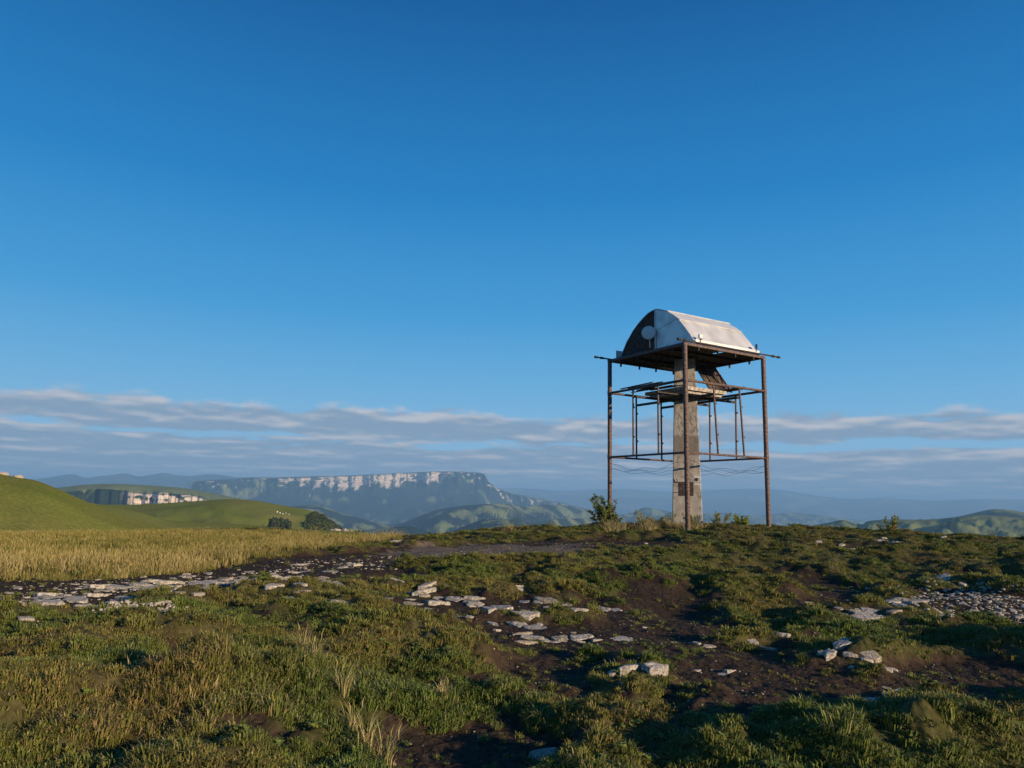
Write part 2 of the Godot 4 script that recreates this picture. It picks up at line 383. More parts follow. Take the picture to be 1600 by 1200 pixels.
func ground_y(x: float, z: float) -> float:
	var h := macro_y(x, z)
	if z > -45.0:
		for m in MOUNDS:
			var dx: float = (x - m[0]) / m[2]
			var dz: float = (z - m[1]) / m[3]
			var d := dx * dx + dz * dz
			if d < 5.0: h += m[4] * exp(-d)
	var turf := 1.0 - smoothstep(-0.15, 0.4, bareness(x, z))
	var hum := n_mid.get_noise_2d(x, z)
	h += 0.1 * n_big.get_noise_2d(x, z) + (0.04 + 0.15 * turf) * hum + (0.02 + 0.115 * turf) * n_mid.get_noise_2d(x * 2.3 + 31.0, z * 2.3) + 0.06 * turf * absf(n_small.get_noise_2d(x, z)) + 0.02 * n_small.get_noise_2d(x * 2.6, z * 2.6)
	h += 0.12 * (turf - 0.5)
	return h

func in_field(x: float, z: float) -> float:
	# 0 outside, else metres beyond the far edge of the track into the tall grass
	if x > -4.4 or z < edge_of(x) - 3.0: return 0.0
	var d := track_z(x) - 3.0 - z + 0.6 * n_mid.get_noise_2d(x, z)
	d *= 0.8
	if x > -7.5: d -= (x + 7.5) * 1.3
	return maxf(0.0, d)

func make_ground() -> void:
	var angles := PackedFloat32Array()
	var a := -180.0
	while a < -54.0: angles.append(a); a += 3.0
	a = -54.0
	while a < 54.0: angles.append(a); a += 0.185 if absf(a) < 41.0 else 0.5
	a = 54.0
	while a <= 180.1: angles.append(minf(a, 180.0)); a += 3.0
	var radii := PackedFloat32Array([0.02])
	var r := 0.4
	while r < 3.2: radii.append(r); r += 0.25
	while r < 48.0: radii.append(r); r *= 1.0058
	while r < 190.0: radii.append(r); r *= 1.03
	var na := angles.size()
	var nr := radii.size()
	var pos := PackedVector3Array()
	var col := PackedColorArray()
	var ids := PackedInt32Array()
	pos.resize(na * nr)
	col.resize(na * nr)
	var i := 0
	for rr in radii:
		for an in angles:
			var th := deg_to_rad(an)
			var x := rr * sin(th)
			var z := -rr * cos(th)
			var soil := soil_at(x, z)
			pos[i] = Vector3(x, ground_y(x, z), z)
			var k := n_dry.get_noise_2d(x, z)
			var v := n_small.get_noise_2d(x * 2.0, z * 2.0)
			var dirt := Vector3(0.062, 0.043, 0.03) * (1.0 + 0.35 * v)
			var grit := 1.0 - Vector2((x + 0.6) / 3.6, (z + 23.2) / 2.9).length() + 0.5 * n_soil.get_noise_2d(x * 2.0, z * 2.0) + 0.35 * v
			dirt = dirt.lerp(Vector3(0.21, 0.168, 0.13) * (1.0 + 0.3 * v), 0.85 * smoothstep(0.0, 0.2, grit))
			var turf := Vector3(0.075, 0.076, 0.026).lerp(Vector3(0.12, 0.1, 0.045), clampf(0.4 + k, 0.0, 1.0)) * (1.0 + 0.3 * v)
			if in_field(x, z) > 0.0: turf = Vector3(0.11, 0.105, 0.036)
			var c := turf.lerp(dirt, soil)
			col[i] = Color(c.x, c.y, c.z)
			i += 1
	for y in nr - 1:
		for x in na - 1:
			var p := y * na + x
			ids.append_array(PackedInt32Array([p, p + na, p + 1, p + 1, p + na, p + na + 1]))
	var arrays := []
	arrays.resize(Mesh.ARRAY_MAX)
	arrays[Mesh.ARRAY_VERTEX] = pos
	arrays[Mesh.ARRAY_COLOR] = col
	arrays[Mesh.ARRAY_INDEX] = ids
	var st := SurfaceTool.new()
	st.create_from_arrays(arrays)
	st.generate_normals()
	structure("ground", st.commit(), M.ground)


# ------------------------------------------------------------------ far land
func crest_at(pts: Array, t: float) -> Vector3:
	var n := pts.size() - 1
	var k := clampi(int(floor(t * n)), 0, n - 1)
	var f := t * n - k
	var g := func(i: int) -> Vector3: var p: Array = pts[clampi(i, 0, n)]; return Vector3(p[0], p[1], p[2])
	return g.call(k).cubic_interpolate(g.call(k + 1), g.call(k - 1), g.call(k + 2), f)

func ridge(called: String, pts: Array, columns: int, rows: int, profile: Array, size: float, amp: float, paint: Callable, material: Material, label := "", bend = null) -> void:
	# a hill range: its crest line, and a profile of [metres towards the viewer's side, metres below the crest]
	var pos := PackedVector3Array()
	var col := PackedColorArray()
	var ids := PackedInt32Array()
	var np := profile.size() - 1
	for i in columns:
		var t := float(i) / (columns - 1)
		var p := crest_at(pts, t)
		var out := Vector3(-p.x, 0, -p.z).normalized()
		for j in rows:
			var s := float(j) / (rows - 1) * np
			var k := mini(int(s), np - 1)
			var q := lerpf(profile[k][0], profile[k + 1][0], s - k)
			var drop := lerpf(profile[k][1], profile[k + 1][1], s - k)
			var v := p + out * q
			var away := clampf(absf(q) / (size * 1.2), 0.0, 1.0)
			var g := n_far.get_noise_2d(v.x / size, v.z / size)
			var g2 := n_far.get_noise_2d(v.x / size * 3.3 + 50.0, v.z / size * 3.3)
			var cut := 1.0 - 2.0 * absf(n_far.get_noise_2d(v.x / size * 1.3 + 9.0, v.z / size * 1.3))
			v.y = p.y - drop + amp * away * (0.7 * g + 0.3 * g2 + 0.5 * cut - 0.4)
			if bend: v = bend.call(v, p, out, q, t)
			pos.append(v)
			var c: Vector3 = paint.call(v, q, t, drop)
			col.append(Color(c.x, c.y, c.z))
	for i in columns - 1:
		for j in rows - 1:
			var b := i * rows + j
			ids.append_array(PackedInt32Array([b, b + rows, b + 1, b + 1, b + rows, b + rows + 1]))
	var arrays := []
	arrays.resize(Mesh.ARRAY_MAX)
	arrays[Mesh.ARRAY_VERTEX] = pos
	arrays[Mesh.ARRAY_COLOR] = col
	arrays[Mesh.ARRAY_INDEX] = ids
	var st := SurfaceTool.new()
	st.create_from_arrays(arrays)
	st.generate_normals()
	var o := structure(called, st.commit(), material)
	if label: o.set_meta("label", label)

func far_noise(v: Vector3, size: float) -> float:
	return n_far.get_noise_2d(v.x / size, v.z / size)

func make_far_land() -> void:
	var green := Vector3(0.155, 0.185, 0.038)
	var olive := Vector3(0.2, 0.195, 0.06)
	var forest := Vector3(0.016, 0.028, 0.016)
	var meadow := Vector3(0.15, 0.175, 0.065)
	var chalk := Vector3(0.56, 0.49, 0.41)
	# the valley floor, out to the horizon
	var st := mb()
	st.set_smooth_group(1)
	for k in 48:
		var a := TAU * k / 48
		var b := TAU * (k + 1) / 48
		for ring in [[0.0, 3000.0], [3000.0, 14000.0], [14000.0, 46000.0]]:
			st.set_color(Color(0.04, 0.055, 0.025))
			quad(st, Vector3(sin(a), 0, -cos(a)) * ring[0] + Vector3(0, -760, 0), Vector3(sin(a), 0, -cos(a)) * ring[1] + Vector3(0, -760, 0), Vector3(sin(b), 0, -cos(b)) * ring[1] + Vector3(0, -760, 0), Vector3(sin(b), 0, -cos(b)) * ring[0] + Vector3(0, -760, 0))
	structure("valley_floor", done(st), M.far_land)
	ridge("far_ridge", FAR_RIDGE, 220, 24, [[-1500, 300], [0, 0], [2500, 420], [6000, 1100]], 2500.0, 260.0, func(v, _q, _t, _d): return forest.lerp(meadow, smoothstep(0.0, 0.4, far_noise(v, 1800.0))), M.far_land)
	ridge("mountain_range", MOUNTAINS, 260, 30, [[-1500, 300], [0, 0], [2200, 420], [6000, 1100]], 1900.0, 240.0, func(v, _q, _t, _d): return forest.lerp(meadow * 0.6, smoothstep(0.1, 0.5, far_noise(v, 900.0))), M.far_land)
	# the table mountain: a flat top, a band of pale cliffs, forested screes below
	var cliff_top := func(t: float) -> float: return smoothstep(0.1, 0.28, t) * (1.0 - 0.75 * smoothstep(0.51, 0.56, t))
	var mesa_paint := func(v, q, t, _d):
		var rag := far_noise(Vector3(v.x, 0, v.z * 0.3), 190.0) + 0.5 * far_noise(Vector3(v.x, 0, v.z * 0.3), 60.0)
		var face := smoothstep(215.0, 270.0, q) * (1.0 - smoothstep(330.0, 400.0, q - 320.0 * rag - 120.0))
		var rock: float = face * smoothstep(-0.25, 0.05, far_noise(Vector3(v.x + 0.9 * v.y, 0, v.y * 1.1), 120.0) + 0.5 * far_noise(Vector3(v.x - 1.3 * v.y, 0, v.y), 60.0) + 0.8 * cliff_top.call(t) - 0.5)
		var land := forest.lerp(meadow, smoothstep(0.12, 0.35, far_noise(v, 700.0) + 0.25 * far_noise(v, 190.0) - 0.12 + (0.5 if q < 150.0 else 0.0)))
		return land.lerp(chalk * (0.85 + 0.3 * far_noise(Vector3(v.x, 0, v.y * 2.0), 60.0)), rock)
	var mesa_bend := func(v, p, out, q, t):
		if q > 60.0:
			var buttress := absf(n_far.get_noise_2d(p.x / 620.0, p.z / 620.0)) * 620.0 + absf(n_far.get_noise_3d(p.x / 240.0 + 30.0, v.y / 130.0, p.z / 240.0)) * 170.0
			var weak: float = 1.0 - clampf(cliff_top.call(t) * (0.75 + 0.9 * n_far.get_noise_2d(p.x / 700.0 + 4.0, p.z / 700.0)), 0.0, 1.0)
			v.y += weak * 85.0 * smoothstep(250.0, 370.0, q) * (1.0 - smoothstep(400.0, 1100.0, q))
			v += out * (buttress - 160.0) * smoothstep(60.0, 240.0, q) * (1.0 - smoothstep(420.0, 1000.0, q))
		return v
	ridge("table_mountain", MESA, 620, 90, [[-3000, 60], [-600, 8], [0, 0], [120, 6], [240, 14], [290, 45], [320, 85], [370, 122], [520, 180], [900, 300], [1700, 520], [2600, 700], [4200, 1000]], 1500.0, 170.0, mesa_paint, M.far_land, "", mesa_bend)
	ridge("foothills", FOOTHILLS, 420, 60, [[-1200, 160], [-400, 20], [0, 0], [500, 60], [1200, 170], [2400, 380], [3600, 600]], 620.0, 120.0,
		func(v, _q, _t, _d): return forest.lerp(meadow, smoothstep(0.0, 0.16, far_noise(v, 420.0) + 0.3 * far_noise(v, 110.0))), M.far_land)
	ridge("forested_spurs", FORE_RIDGE, 320, 60, [[-800, 120], [-250, 15], [0, 0], [300, 50], [900, 190], [1800, 460]], 420.0, 80.0,
		func(v, _q, _t, _d): return forest.lerp(meadow, smoothstep(0.1, 0.26, far_noise(v, 300.0) + 0.3 * far_noise(v, 80.0) - 0.05)), M.far_land)
	ridge("hill_range", HILLS_RIGHT_BACK, 240, 40, [[-900, 160], [0, 0], [350, 45], [900, 180], [1800, 420]], 460.0, 80.0,
		func(v, _q, _t, _d): return forest.lerp(meadow, smoothstep(-0.3, 0.1, far_noise(v, 500.0))), M.far_land)
	ridge("rolling_hills", HILLS_RIGHT, 360, 60, [[-700, 120], [-220, 20], [0, 0], [180, 22], [500, 85], [1000, 210], [1600, 400]], 340.0, 80.0,
		func(v, _q, _t, _d): return (meadow * 0.9).lerp(forest * 1.6, smoothstep(0.16, 0.34, far_noise(v, 300.0) + 0.2 * far_noise(v, 60.0))), M.far_land)
	# the ridge with white crags
	var crag_paint := func(v, q, t, _d):
		var face := smoothstep(315.0, 340.0, q) * (1.0 - smoothstep(400.0, 470.0, q))
		var rock := face * smoothstep(0.45, 0.52, t) * (1.0 - smoothstep(0.78, 0.86, t)) * smoothstep(-0.25, 0.0, far_noise(Vector3(v.x, 0, v.y * 1.5), 60.0))
		var land := meadow.lerp(forest, smoothstep(300.0, 330.0, q + 60.0 * far_noise(v, 100.0)))
		return land.lerp(chalk * (1.0 + 0.3 * far_noise(Vector3(v.x, 0, v.y * 2.0), 25.0)), rock)
	var crag_bend := func(v, p, out, q, _t):
		if q > 200.0: v += out * (absf(n_far.get_noise_2d(p.x / 120.0, p.z / 120.0)) * 160.0 - 40.0) * smoothstep(200.0, 330.0, q) * (1.0 - smoothstep(500.0, 1100.0, q))
		return v
	ridge("crag_ridge", CLIFF_RIDGE, 420, 90, [[-900, 120], [-200, 10], [0, 0], [150, 10], [320, 28], [345, 40], [365, 75], [400, 92], [520, 110], [1200, 300], [2200, 560]], 420.0, 26.0, crag_paint, M.far_land, "", crag_bend)
	ridge("meadow_hill", HILL_MEADOW, 260, 60, [[-400, 60], [-100, 6], [0, 0], [60, 6], [160, 24], [260, 48], [420, 80]], 190.0, 16.0,
		func(v, _q, _t, _d): return green.lerp(olive, clampf(0.45 + 0.9 * far_noise(v, 120.0), 0.0, 1.0)), M.meadow)
	ridge("meadow_spur", SPUR, 260, 50, [[-200, 24], [-60, 4], [0, 0], [40, 5], [120, 22], [220, 50]], 120.0, 7.0,
		func(v, _q, _t, _d): return green.lerp(olive, clampf(0.5 + 0.9 * far_noise(v, 90.0), 0.0, 1.0)), M.meadow)
	ridge("grassy_knoll", KNOLL, 200, 40, [[-90, 14], [-30, 2], [0, 0], [30, 3], [90, 16], [160, 40]], 60.0, 3.0,
		func(v, _q, _t, _d): return green.lerp(olive, clampf(0.6 + 0.9 * far_noise(v, 40.0), 0.0, 1.0)), M.meadow)
	ridge("grassy_hill", HILL_LEFT, 300, 120, [[-120, 20], [-40, 3], [0, 0], [20, 2.5], [60, 12], [110, 26], [170, 42], [230, 56]], 60.0, 2.2,
		func(v, _q, _t, _d): return green.lerp(olive, clampf(0.5 + 0.8 * far_noise(v, 34.0) + 0.3 * far_noise(v, 9.0), 0.0, 1.0)), M.meadow)
	ridge("low_rise", KNOLL_RIGHT, 120, 30, [[-120, 14], [0, 0], [60, 8], [160, 40]], 90.0, 3.0,
		func(v, _q, _t, _d): return green.lerp(forest, 0.45 + 0.5 * far_noise(v, 40.0)), M.meadow)


# ------------------------------------------------------------------ the tower
const H := 2.4        # half the side of the pipe frame
const TOP := 7.56     # height of its three rings of beams over the ground
const MID := 6.05
const LOW := 3.1

func pillar_picture() -> ImageTexture:
	# weathered concrete: grain, damp bands with ragged outlines, blotches, a daub of white paint
	var w := 256
	var h := 1024
	var im := Image.create(w, h, false, Image.FORMAT_RGB8)
	var n := FastNoiseLite.new()
	n.seed = 31; n.frequency = 0.012; n.fractal_octaves = 6
	var f := FastNoiseLite.new()
	f.seed = 32; f.frequency = 0.15; f.fractal_octaves = 3
	for y in h:
		var m := (1.0 - float(y) / h) * 7.9 - 0.4      # metres above the ground
		for x in w:
			var a := n.get_noise_2d(x, y)
			var g := f.get_noise_2d(x, y)
			var c := Vector3(0.285, 0.262, 0.235) * (1.0 + 0.4 * a + 0.3 * g)
			var band := smoothstep(0.0, 0.09, minf(m - 3.12, 4.08 - m) + 0.12 * a)
			c = c.lerp(Vector3(0.15, 0.13, 0.11) * (1.0 + 0.5 * g), 0.92 * band)
			var blot := smoothstep(0.12, 0.24, n.get_noise_2d(x * 1.6 + 500.0, y * 1.6) - 0.1 * absf(m - 5.0) + 0.08)
			c = c.lerp(Vector3(0.12, 0.105, 0.085), 0.7 * blot)
			if absf(m - 2.0 - 0.02 * a) < 0.012 or absf(m - 1.56 - 0.03 * a) < 0.01: c *= 0.55
			var u := float(x) / w
			if u > 0.8 and u < 0.97 and m > 1.9 and m < 2.3 and g + 0.25 * sin(m * 40.0) > 0.02: c = Vector3(0.62, 0.61, 0.58)
			var s := Color(clampf(c.x, 0, 1), clampf(c.y, 0, 1), clampf(c.z, 0, 1)).linear_to_srgb()
			im.set_pixel(x, y, s)
	return ImageTexture.create_from_image(im)

func make_pillar() -> ArrayMesh:
	var st := mb()
	var y0 := -0.4
	var y1 := TOP - 0.06
	var w0 := 0.66
	var w1 := 0.455
	for k in 4:
		var b := Basis(Vector3.UP, k * PI / 2)
		var rows := 6
		for j in rows:
			var a0 := float(j) / rows
			var a1 := float(j + 1) / rows
			var r0 := lerpf(w0, w1, a0)
			var r1 := lerpf(w0, w1, a1)
			var c := 0.03
			var p := [Vector3(-r0 + c, lerpf(y0, y1, a0), r0), Vector3(-r1 + c, lerpf(y0, y1, a1), r1), Vector3(r1 - c, lerpf(y0, y1, a1), r1), Vector3(r0 - c, lerpf(y0, y1, a0), r0)]
			var uv := [Vector2(0, 1.0 - a0), Vector2(0, 1.0 - a1), Vector2(1, 1.0 - a1), Vector2(1, 1.0 - a0)]
			for i in [0, 1, 2, 0, 2, 3]:
				st.set_uv(uv[i]); st.add_vertex(b * p[i])
			var e := [p[3], p[2], Vector3(r1, lerpf(y0, y1, a1), r1 - c), Vector3(r0, lerpf(y0, y1, a0), r0 - c)]
			for i in [0, 1, 2, 0, 2, 3]:
				st.set_uv(Vector2(0.99, uv[2 if i in [1, 2] else 3].y)); st.add_vertex(b * e[i])
	return done(st)

func vault_point(s: float) -> Vector2:
	# (z, height over the deck) along the roof's arch; s runs from the sunny eave over the ridge to the shady eave
	var p := [[0.0, 0.0], [0.48, 0.64], [0.95, 1.2], [1.3, 1.47], [1.64, 1.69], [2.05, 1.85], [2.42, 1.95], [2.85, 1.87], [3.25, 1.68], [3.62, 1.46], [3.95, 1.2], [4.35, 0.8], [4.63, 0.38], [4.8, 0.0]]
	for i in p.size() - 1:
		if s <= p[i + 1][0]:
			var t: float = (s - p[i][0]) / (p[i + 1][0] - p[i][0])
			return Vector2(H - s, lerpf(p[i][1], p[i + 1][1], t))
	return Vector2(-H, 0)

func roof_sheet(s0: float, s1: float, x0: float, x1: float, lift: float) -> ArrayMesh:
	var st := mb()
	var n := 8
	var cols := 10
	var deck := TOP + 0.1
	var pts := []
	for j in n + 1:
		pts.append(vault_point(lerpf(s0, s1, float(j) / n)))
	var at := func(i: int, j: int, up: float) -> Vector3:
		var p: Vector2 = pts[j]
		var q: Vector2 = pts[mini(j + 1, n)] - pts[maxi(j - 1, 0)]
		var out := Vector2(-q.y, q.x).normalized() * -1.0
		if out.y < 0.0 and s0 < 2.0: out = -out
		var dent := 0.012 * n_mid.get_noise_2d(i * 0.9 + s0 * 7.0, j * 0.7)
		p += out * (up + dent)
		return Vector3(lerpf(x0, x1, float(i) / cols), deck + p.y, p.x)
	for i in cols:
		for j in n:
			st.set_smooth_group(1)
			quad(st, at.call(i, j, lift + 0.012), at.call(i, j + 1, lift + 0.012), at.call(i + 1, j + 1, lift + 0.012), at.call(i + 1, j, lift + 0.012))
			st.set_smooth_group(2)
			quad(st, at.call(i, j, lift), at.call(i + 1, j, lift), at.call(i + 1, j + 1, lift), at.call(i, j + 1, lift))
	st.set_smooth_group(-1)
	for i in cols:
		quad(st, at.call(i, 0, lift), at.call(i, 0, lift + 0.012), at.call(i + 1, 0, lift + 0.012), at.call(i + 1, 0, lift))
		quad(st, at.call(i, n, lift), at.call(i + 1, n, lift), at.call(i + 1, n, lift + 0.012), at.call(i, n, lift + 0.012))
	for j in n:
		quad(st, at.call(0, j, lift), at.call(0, j + 1, lift), at.call(0, j + 1, lift + 0.012), at.call(0, j, lift + 0.012))
		quad(st, at.call(cols, j, lift), at.call(cols, j, lift + 0.012), at.call(cols, j + 1, lift + 0.012), at.call(cols, j + 1, lift))
	return done(st)

func make_tower() -> void:
	var t := base("lookout_tower", TOWER, deg_to_rad(31.87))
	tag(t, "derelict lookout tower with rusty pipe frame, concrete pillar and tin barrel roof on the hilltop", "tower")
	# pillar
	var pm := StandardMaterial3D.new()
	pm.albedo_texture = pillar_picture()
	pm.roughness = 0.92
	pm.normal_enabled = true
	pm.normal_texture = noise_tex(33, 0.06, 5, null, 512, 5.0)
	pm.normal_scale = 0.5
	var pillar := obj("pillar", make_pillar(), pm, t)
	pillar.rotation.y = -PI / 4
	pillar.set_meta("label", "tapered concrete pillar with damp stains and peeling white paint")
	var st := mb()
	bar(st, Vector3(-0.02, 1.42, 0.625), Vector3(-0.02, 2.0, 0.605), 0.6, 0.04, Vector3(0, 0, 1))
	obj("rust_plate", done(st), M.rust_sheet, pillar)
	st = mb()
	tube(st, Vector3(0.42, 2.12, 0.57), Vector3(0.42, 2.12, 0.612), 0.06, 0.075, 14)
	obj("bolt_socket", done(st), M.rubber, pillar)
	for s in [[-0.4, 1.98], [-0.42, 1.55]]:
		st = mb()
		tube(st, Vector3(s[0] - 0.16, s[1] - 0.02, 0.615), Vector3(s[0] + 0.16, s[1] + 0.02, 0.62), 0.012, 0.012, 6)
		obj("reinforcing_bar", done(st), M.rust_sheet, pillar)
	st = mb()
	tube(st, Vector3(-0.44, 1.98, 0.62), Vector3(-0.4, 2.06, 0.66), 0.018, 0.015, 6)
	tube(st, Vector3(-0.4, 2.06, 0.66), Vector3(-0.45, 2.16, 0.65), 0.015, 0.012, 6)
	obj("hook", done(st), M.dark_steel, pillar)
	# the four posts
	var corners := [Vector2(-H, H), Vector2(H, H), Vector2(H, -H), Vector2(-H, -H)]
	for c in corners:
		st = mb()
		var foot := ground_y(TOWER.x, TOWER.z) - TOWER.y - 0.9
		tube(st, Vector3(c.x, foot, c.y), Vector3(c.x, TOP - 0.02, c.y), 0.1, 0.1, 18)
		var post := obj("post", done(st), M.pipe, t)
		st = mb()
		for y in [LOW, MID]:
			st = mb()
			tube(st, Vector3(c.x, y - 0.1, c.y), Vector3(c.x, y + 0.1, c.y), 0.113, 0.113, 18)
			obj("collar", done(st), M.pipe, post)
	# three rings of beams
	for ring in [[TOP, 0.055, 0.12], [MID, 0.055, 0.0], [LOW, 0.045, 0.0]]:
		for k in 4:
			var a: Vector2 = corners[k]
			var b: Vector2 = corners[(k + 1) % 4]
			st = mb()
			var p := Vector3(a.x, ring[0], a.y)
			var q := Vector3(b.x, ring[0], b.y)
			if ring[2] > 0.0:
				bar(st, p + (p - q).normalized() * (0.1 if k % 2 == 0 else -0.06), q + (q - p).normalized() * (0.1 if k % 2 == 0 else -0.06), 0.1, 0.12)
			else:
				tube(st, p, q, ring[1], ring[1], 12)
			var beam := obj("beam", done(st), M.pipe, t)
			if ring[0] == TOP:
				for s in [0.16, 0.4, 0.62, 0.86]:
					st = mb()
					var c: Vector3 = p.lerp(q, s)
					bar(st, c + Vector3(0, -0.05, 0), c + Vector3(0, -0.2, 0), 0.09, 0.05, (q - p).normalized())
					obj("hanger_tab", done(st), M.dark_steel, beam)
	# slim uprights between the two lower rings
	for k in 4:
		var a: Vector2 = corners[k]
		var b: Vector2 = corners[(k + 1) % 4]
		for s in [0.335, 0.665]:
			st = mb()
			var lean := 0.2 if k == 0 else (0.05 if k == 1 else 0.0)
			var p := a.lerp(b, s)
			var q := a.lerp(b, s + lean / 4.8)
			tube(st, Vector3(p.x, MID, p.y), Vector3(q.x, LOW, q.y), 0.042, 0.042, 10)
			var up := obj("upright", done(st), M.pipe, t)
			for y in [0.28, 0.72]:
				st = mb()
				var c := Vector3(p.x, MID, p.y).lerp(Vector3(q.x, LOW, q.y), y)
				var along := Vector3(b.x - a.x, 0, b.y - a.y).normalized()
				var side := along * (0.09 if k == 3 or k == 0 else -0.09)
				bar(st, c, c + side, 0.07, 0.07)
				obj("clip", done(st), M.dark_steel, up)
	# slack wires under the lowest ring
	for k in 4:
		var a: Vector2 = corners[k]
		var b: Vector2 = corners[(k + 1) % 4]
		for w in 2:
			st = mb()
			var prev := Vector3(a.x, LOW - 0.3 - 0.25 * w, a.y)
			for i in range(1, 25):
				var s := i / 24.0
				var p := a.lerp(b, s)
				var q := Vector3(p.x, LOW - 0.3 - 0.25 * w - (0.5 - 0.3 * w) * 4.0 * s * (1.0 - s) * 0.6 + 0.05 * sin(s * 17.0 + k * 2.0 + w), p.y + 0.04 * sin(s * 11.0 + w))
				tube(st, prev, q, 0.006, 0.006, 4)
				prev = q
			obj("wire", done(st), M.dark_steel, t)
	# the landing half way: two courses of concrete round the pillar, joists, what is left of its planks
	for c in [[1.27, MID - 0.06, 0.15], [1.12, MID - 0.21, 0.14]]:
		st = mb()
		bar(st, Vector3(0, c[1] - c[2] / 2 + 0.07, -c[0]), Vector3(0, c[1] - c[2] / 2 + 0.07, c[0]), c[0] * 2.0, c[2])
		obj("landing_slab", done(st), M.concrete, t)
	for s in [[-0.75, 0], [0.75, 0], [-0.75, 1], [0.75, 1]]:
		st = mb()
		if s[1] == 0: bar(st, Vector3(-H + 0.05, MID - 0.33, s[0]), Vector3(H - 0.05, MID - 0.33, s[0]), 0.12, 0.1)
		else: bar(st, Vector3(s[0], MID - 0.432, -H + 0.05), Vector3(s[0], MID - 0.432, H - 0.05), 0.12, 0.1)
		obj("joist", done(st), M.dark_steel, t)
	rng.seed = 77
	for k in 11:
		st = mb()
		var x := -H + 0.16 + 0.115 * k + rng.randf_range(-0.02, 0.02)
		var z0 := rng.randf_range(-2.2, -0.6)
		var y := MID + 0.085 + rng.randf_range(0.0, 0.05)
		bar(st, Vector3(x, y, z0), Vector3(x + rng.randf_range(-0.08, 0.08), y + rng.randf_range(-0.03, 0.08), minf(z0 + rng.randf_range(1.0, 3.2), 2.1)), 0.1, 0.035)
		obj("floor_plank", done(st), M.wood_dark, t)
	for k in 7:
		st = mb()
		var x := rng.randf_range(1.3, 2.2)
		var z0 := rng.randf_range(-1.9, -0.2)
		var y := MID + 0.09 + 0.04 * (k % 3)
		bar(st, Vector3(x, y, z0), Vector3(x + rng.randf_range(-0.2, 0.2), y + rng.randf_range(0.0, 0.06), minf(z0 + rng.randf_range(0.9, 2.4), 2.0)), 0.16, 0.05)
		obj("floor_plank", done(st), M.wood_dark, t)
	# the hatch stair up to the deck
	st = mb()
	quad(st, Vector3(0.75, MID + 0.12, 0.75), Vector3(0.95, TOP - 0.1, -0.35), Vector3(2.3, TOP - 0.1, -0.35), Vector3(2.15, MID + 0.12, 0.75))
	quad(st, Vector3(0.75, MID + 0.12, 0.71), Vector3(2.15, MID + 0.12, 0.71), Vector3(2.3, TOP - 0.1, -0.39), Vector3(0.95, TOP - 0.1, -0.39))
	var stair := obj("stair_panel", done(st), M.wood_dark, t)
	for s in [[0.75, 0.95], [1.15, 1.33], [2.15, 2.3]]:
		st = mb()
		bar(st, Vector3(s[0], MID + 0.1, 0.79), Vector3(s[1], TOP - 0.1, -0.31), 0.06, 0.06)
		obj("stringer", done(st), M.pipe, stair)
	for s in [[1.35, 1.45], [1.5, 1.52], [1.68, 1.85]]:
		st = mb()
		tube(st, Vector3(s[0], MID + 0.1, 0.9), Vector3(s[1], TOP - 0.15, 0.1), 0.022, 0.022, 8)
		obj("hand_rail", done(st), M.pipe, stair)
	# the deck under the roof, one board short in two places so that the sky shows
	for k in 17:
		st = mb()
		var x := -H + 0.08 + 0.28 * (k + 0.5)
		var z1 := H - 0.1
		if k == 9: z1 = 1.35
		bar(st, Vector3(x, TOP + 0.075, -H + 0.1), Vector3(x, TOP + 0.075, z1), 0.272, 0.035)
		obj("deck_board", done(st), M.wood_dark, t)
		if k == 9:
			st = mb()
			bar(st, Vector3(x, TOP + 0.075, 2.05), Vector3(x, TOP + 0.075, H - 0.1), 0.272, 0.035)
			obj("deck_board", done(st), M.wood_dark, t)
	for z in [-1.2, 0.0, 1.2]:
		st = mb()
		bar(st, Vector3(-H + 0.06, TOP - 0.005, z), Vector3(H - 0.06, TOP - 0.005, z), 0.1, 0.1)
		obj("joist", done(st), M.dark_steel, t)
	st = mb()
	bar(st, Vector3(0.9, TOP - 0.06, -1.0), Vector3(0.9, TOP - 0.7, -1.0), 0.9, 0.5)
	obj("hatch_box", done(st), M.rust_sheet, t)
	st = mb()
	bar(st, Vector3(-0.95, TOP - 0.1, -1.2), Vector3(-0.95, TOP - 0.42, -1.2), 0.5, 0.04)
	obj("hanging_sheet", done(st), M.tin, t)
	# the barrel roof
	var x0 := -H + 0.62
	var x1 := H - 0.28
	var sheets := [[0.0, 0.97, 0.0], [0.93, 1.66, 0.014], [1.62, 2.44, 0.028], [2.38, 3.27, 0.014], [3.2, 3.98, 0.0], [3.92, 4.8, -0.014]]
	for s in sheets:
		var sheet := obj("roof_sheet", roof_sheet(s[0], s[1], x0, x1, s[2]), M.tin, t)
		if s[0] < 2.0 and s[0] > 0.0:
			st = mb()
			var p := vault_point(s[0])
			tube(st, Vector3(x0, TOP + 0.12 + p.y + s[2], p.x + 0.015), Vector3(x1, TOP + 0.12 + p.y + s[2], p.x + 0.015), 0.022, 0.022, 8)
			obj("seam", done(st), M.tin, sheet)
	st = mb()
	bar(st, Vector3(x0 - 0.02, TOP + 0.17, H + 0.02), Vector3(x1 + 0.02, TOP + 0.17, H + 0.02), 0.02, 0.2)
	obj("eave_flashing", done(st), M.tin, t)
	st = mb()
	bar(st, Vector3(x0 - 0.22, TOP + 0.3, -H - 0.02), Vector3(x0 + 0.2, TOP + 0.3, -H + 0.02), 0.02, 0.5)
	obj("eave_flashing", done(st), M.tin, t)
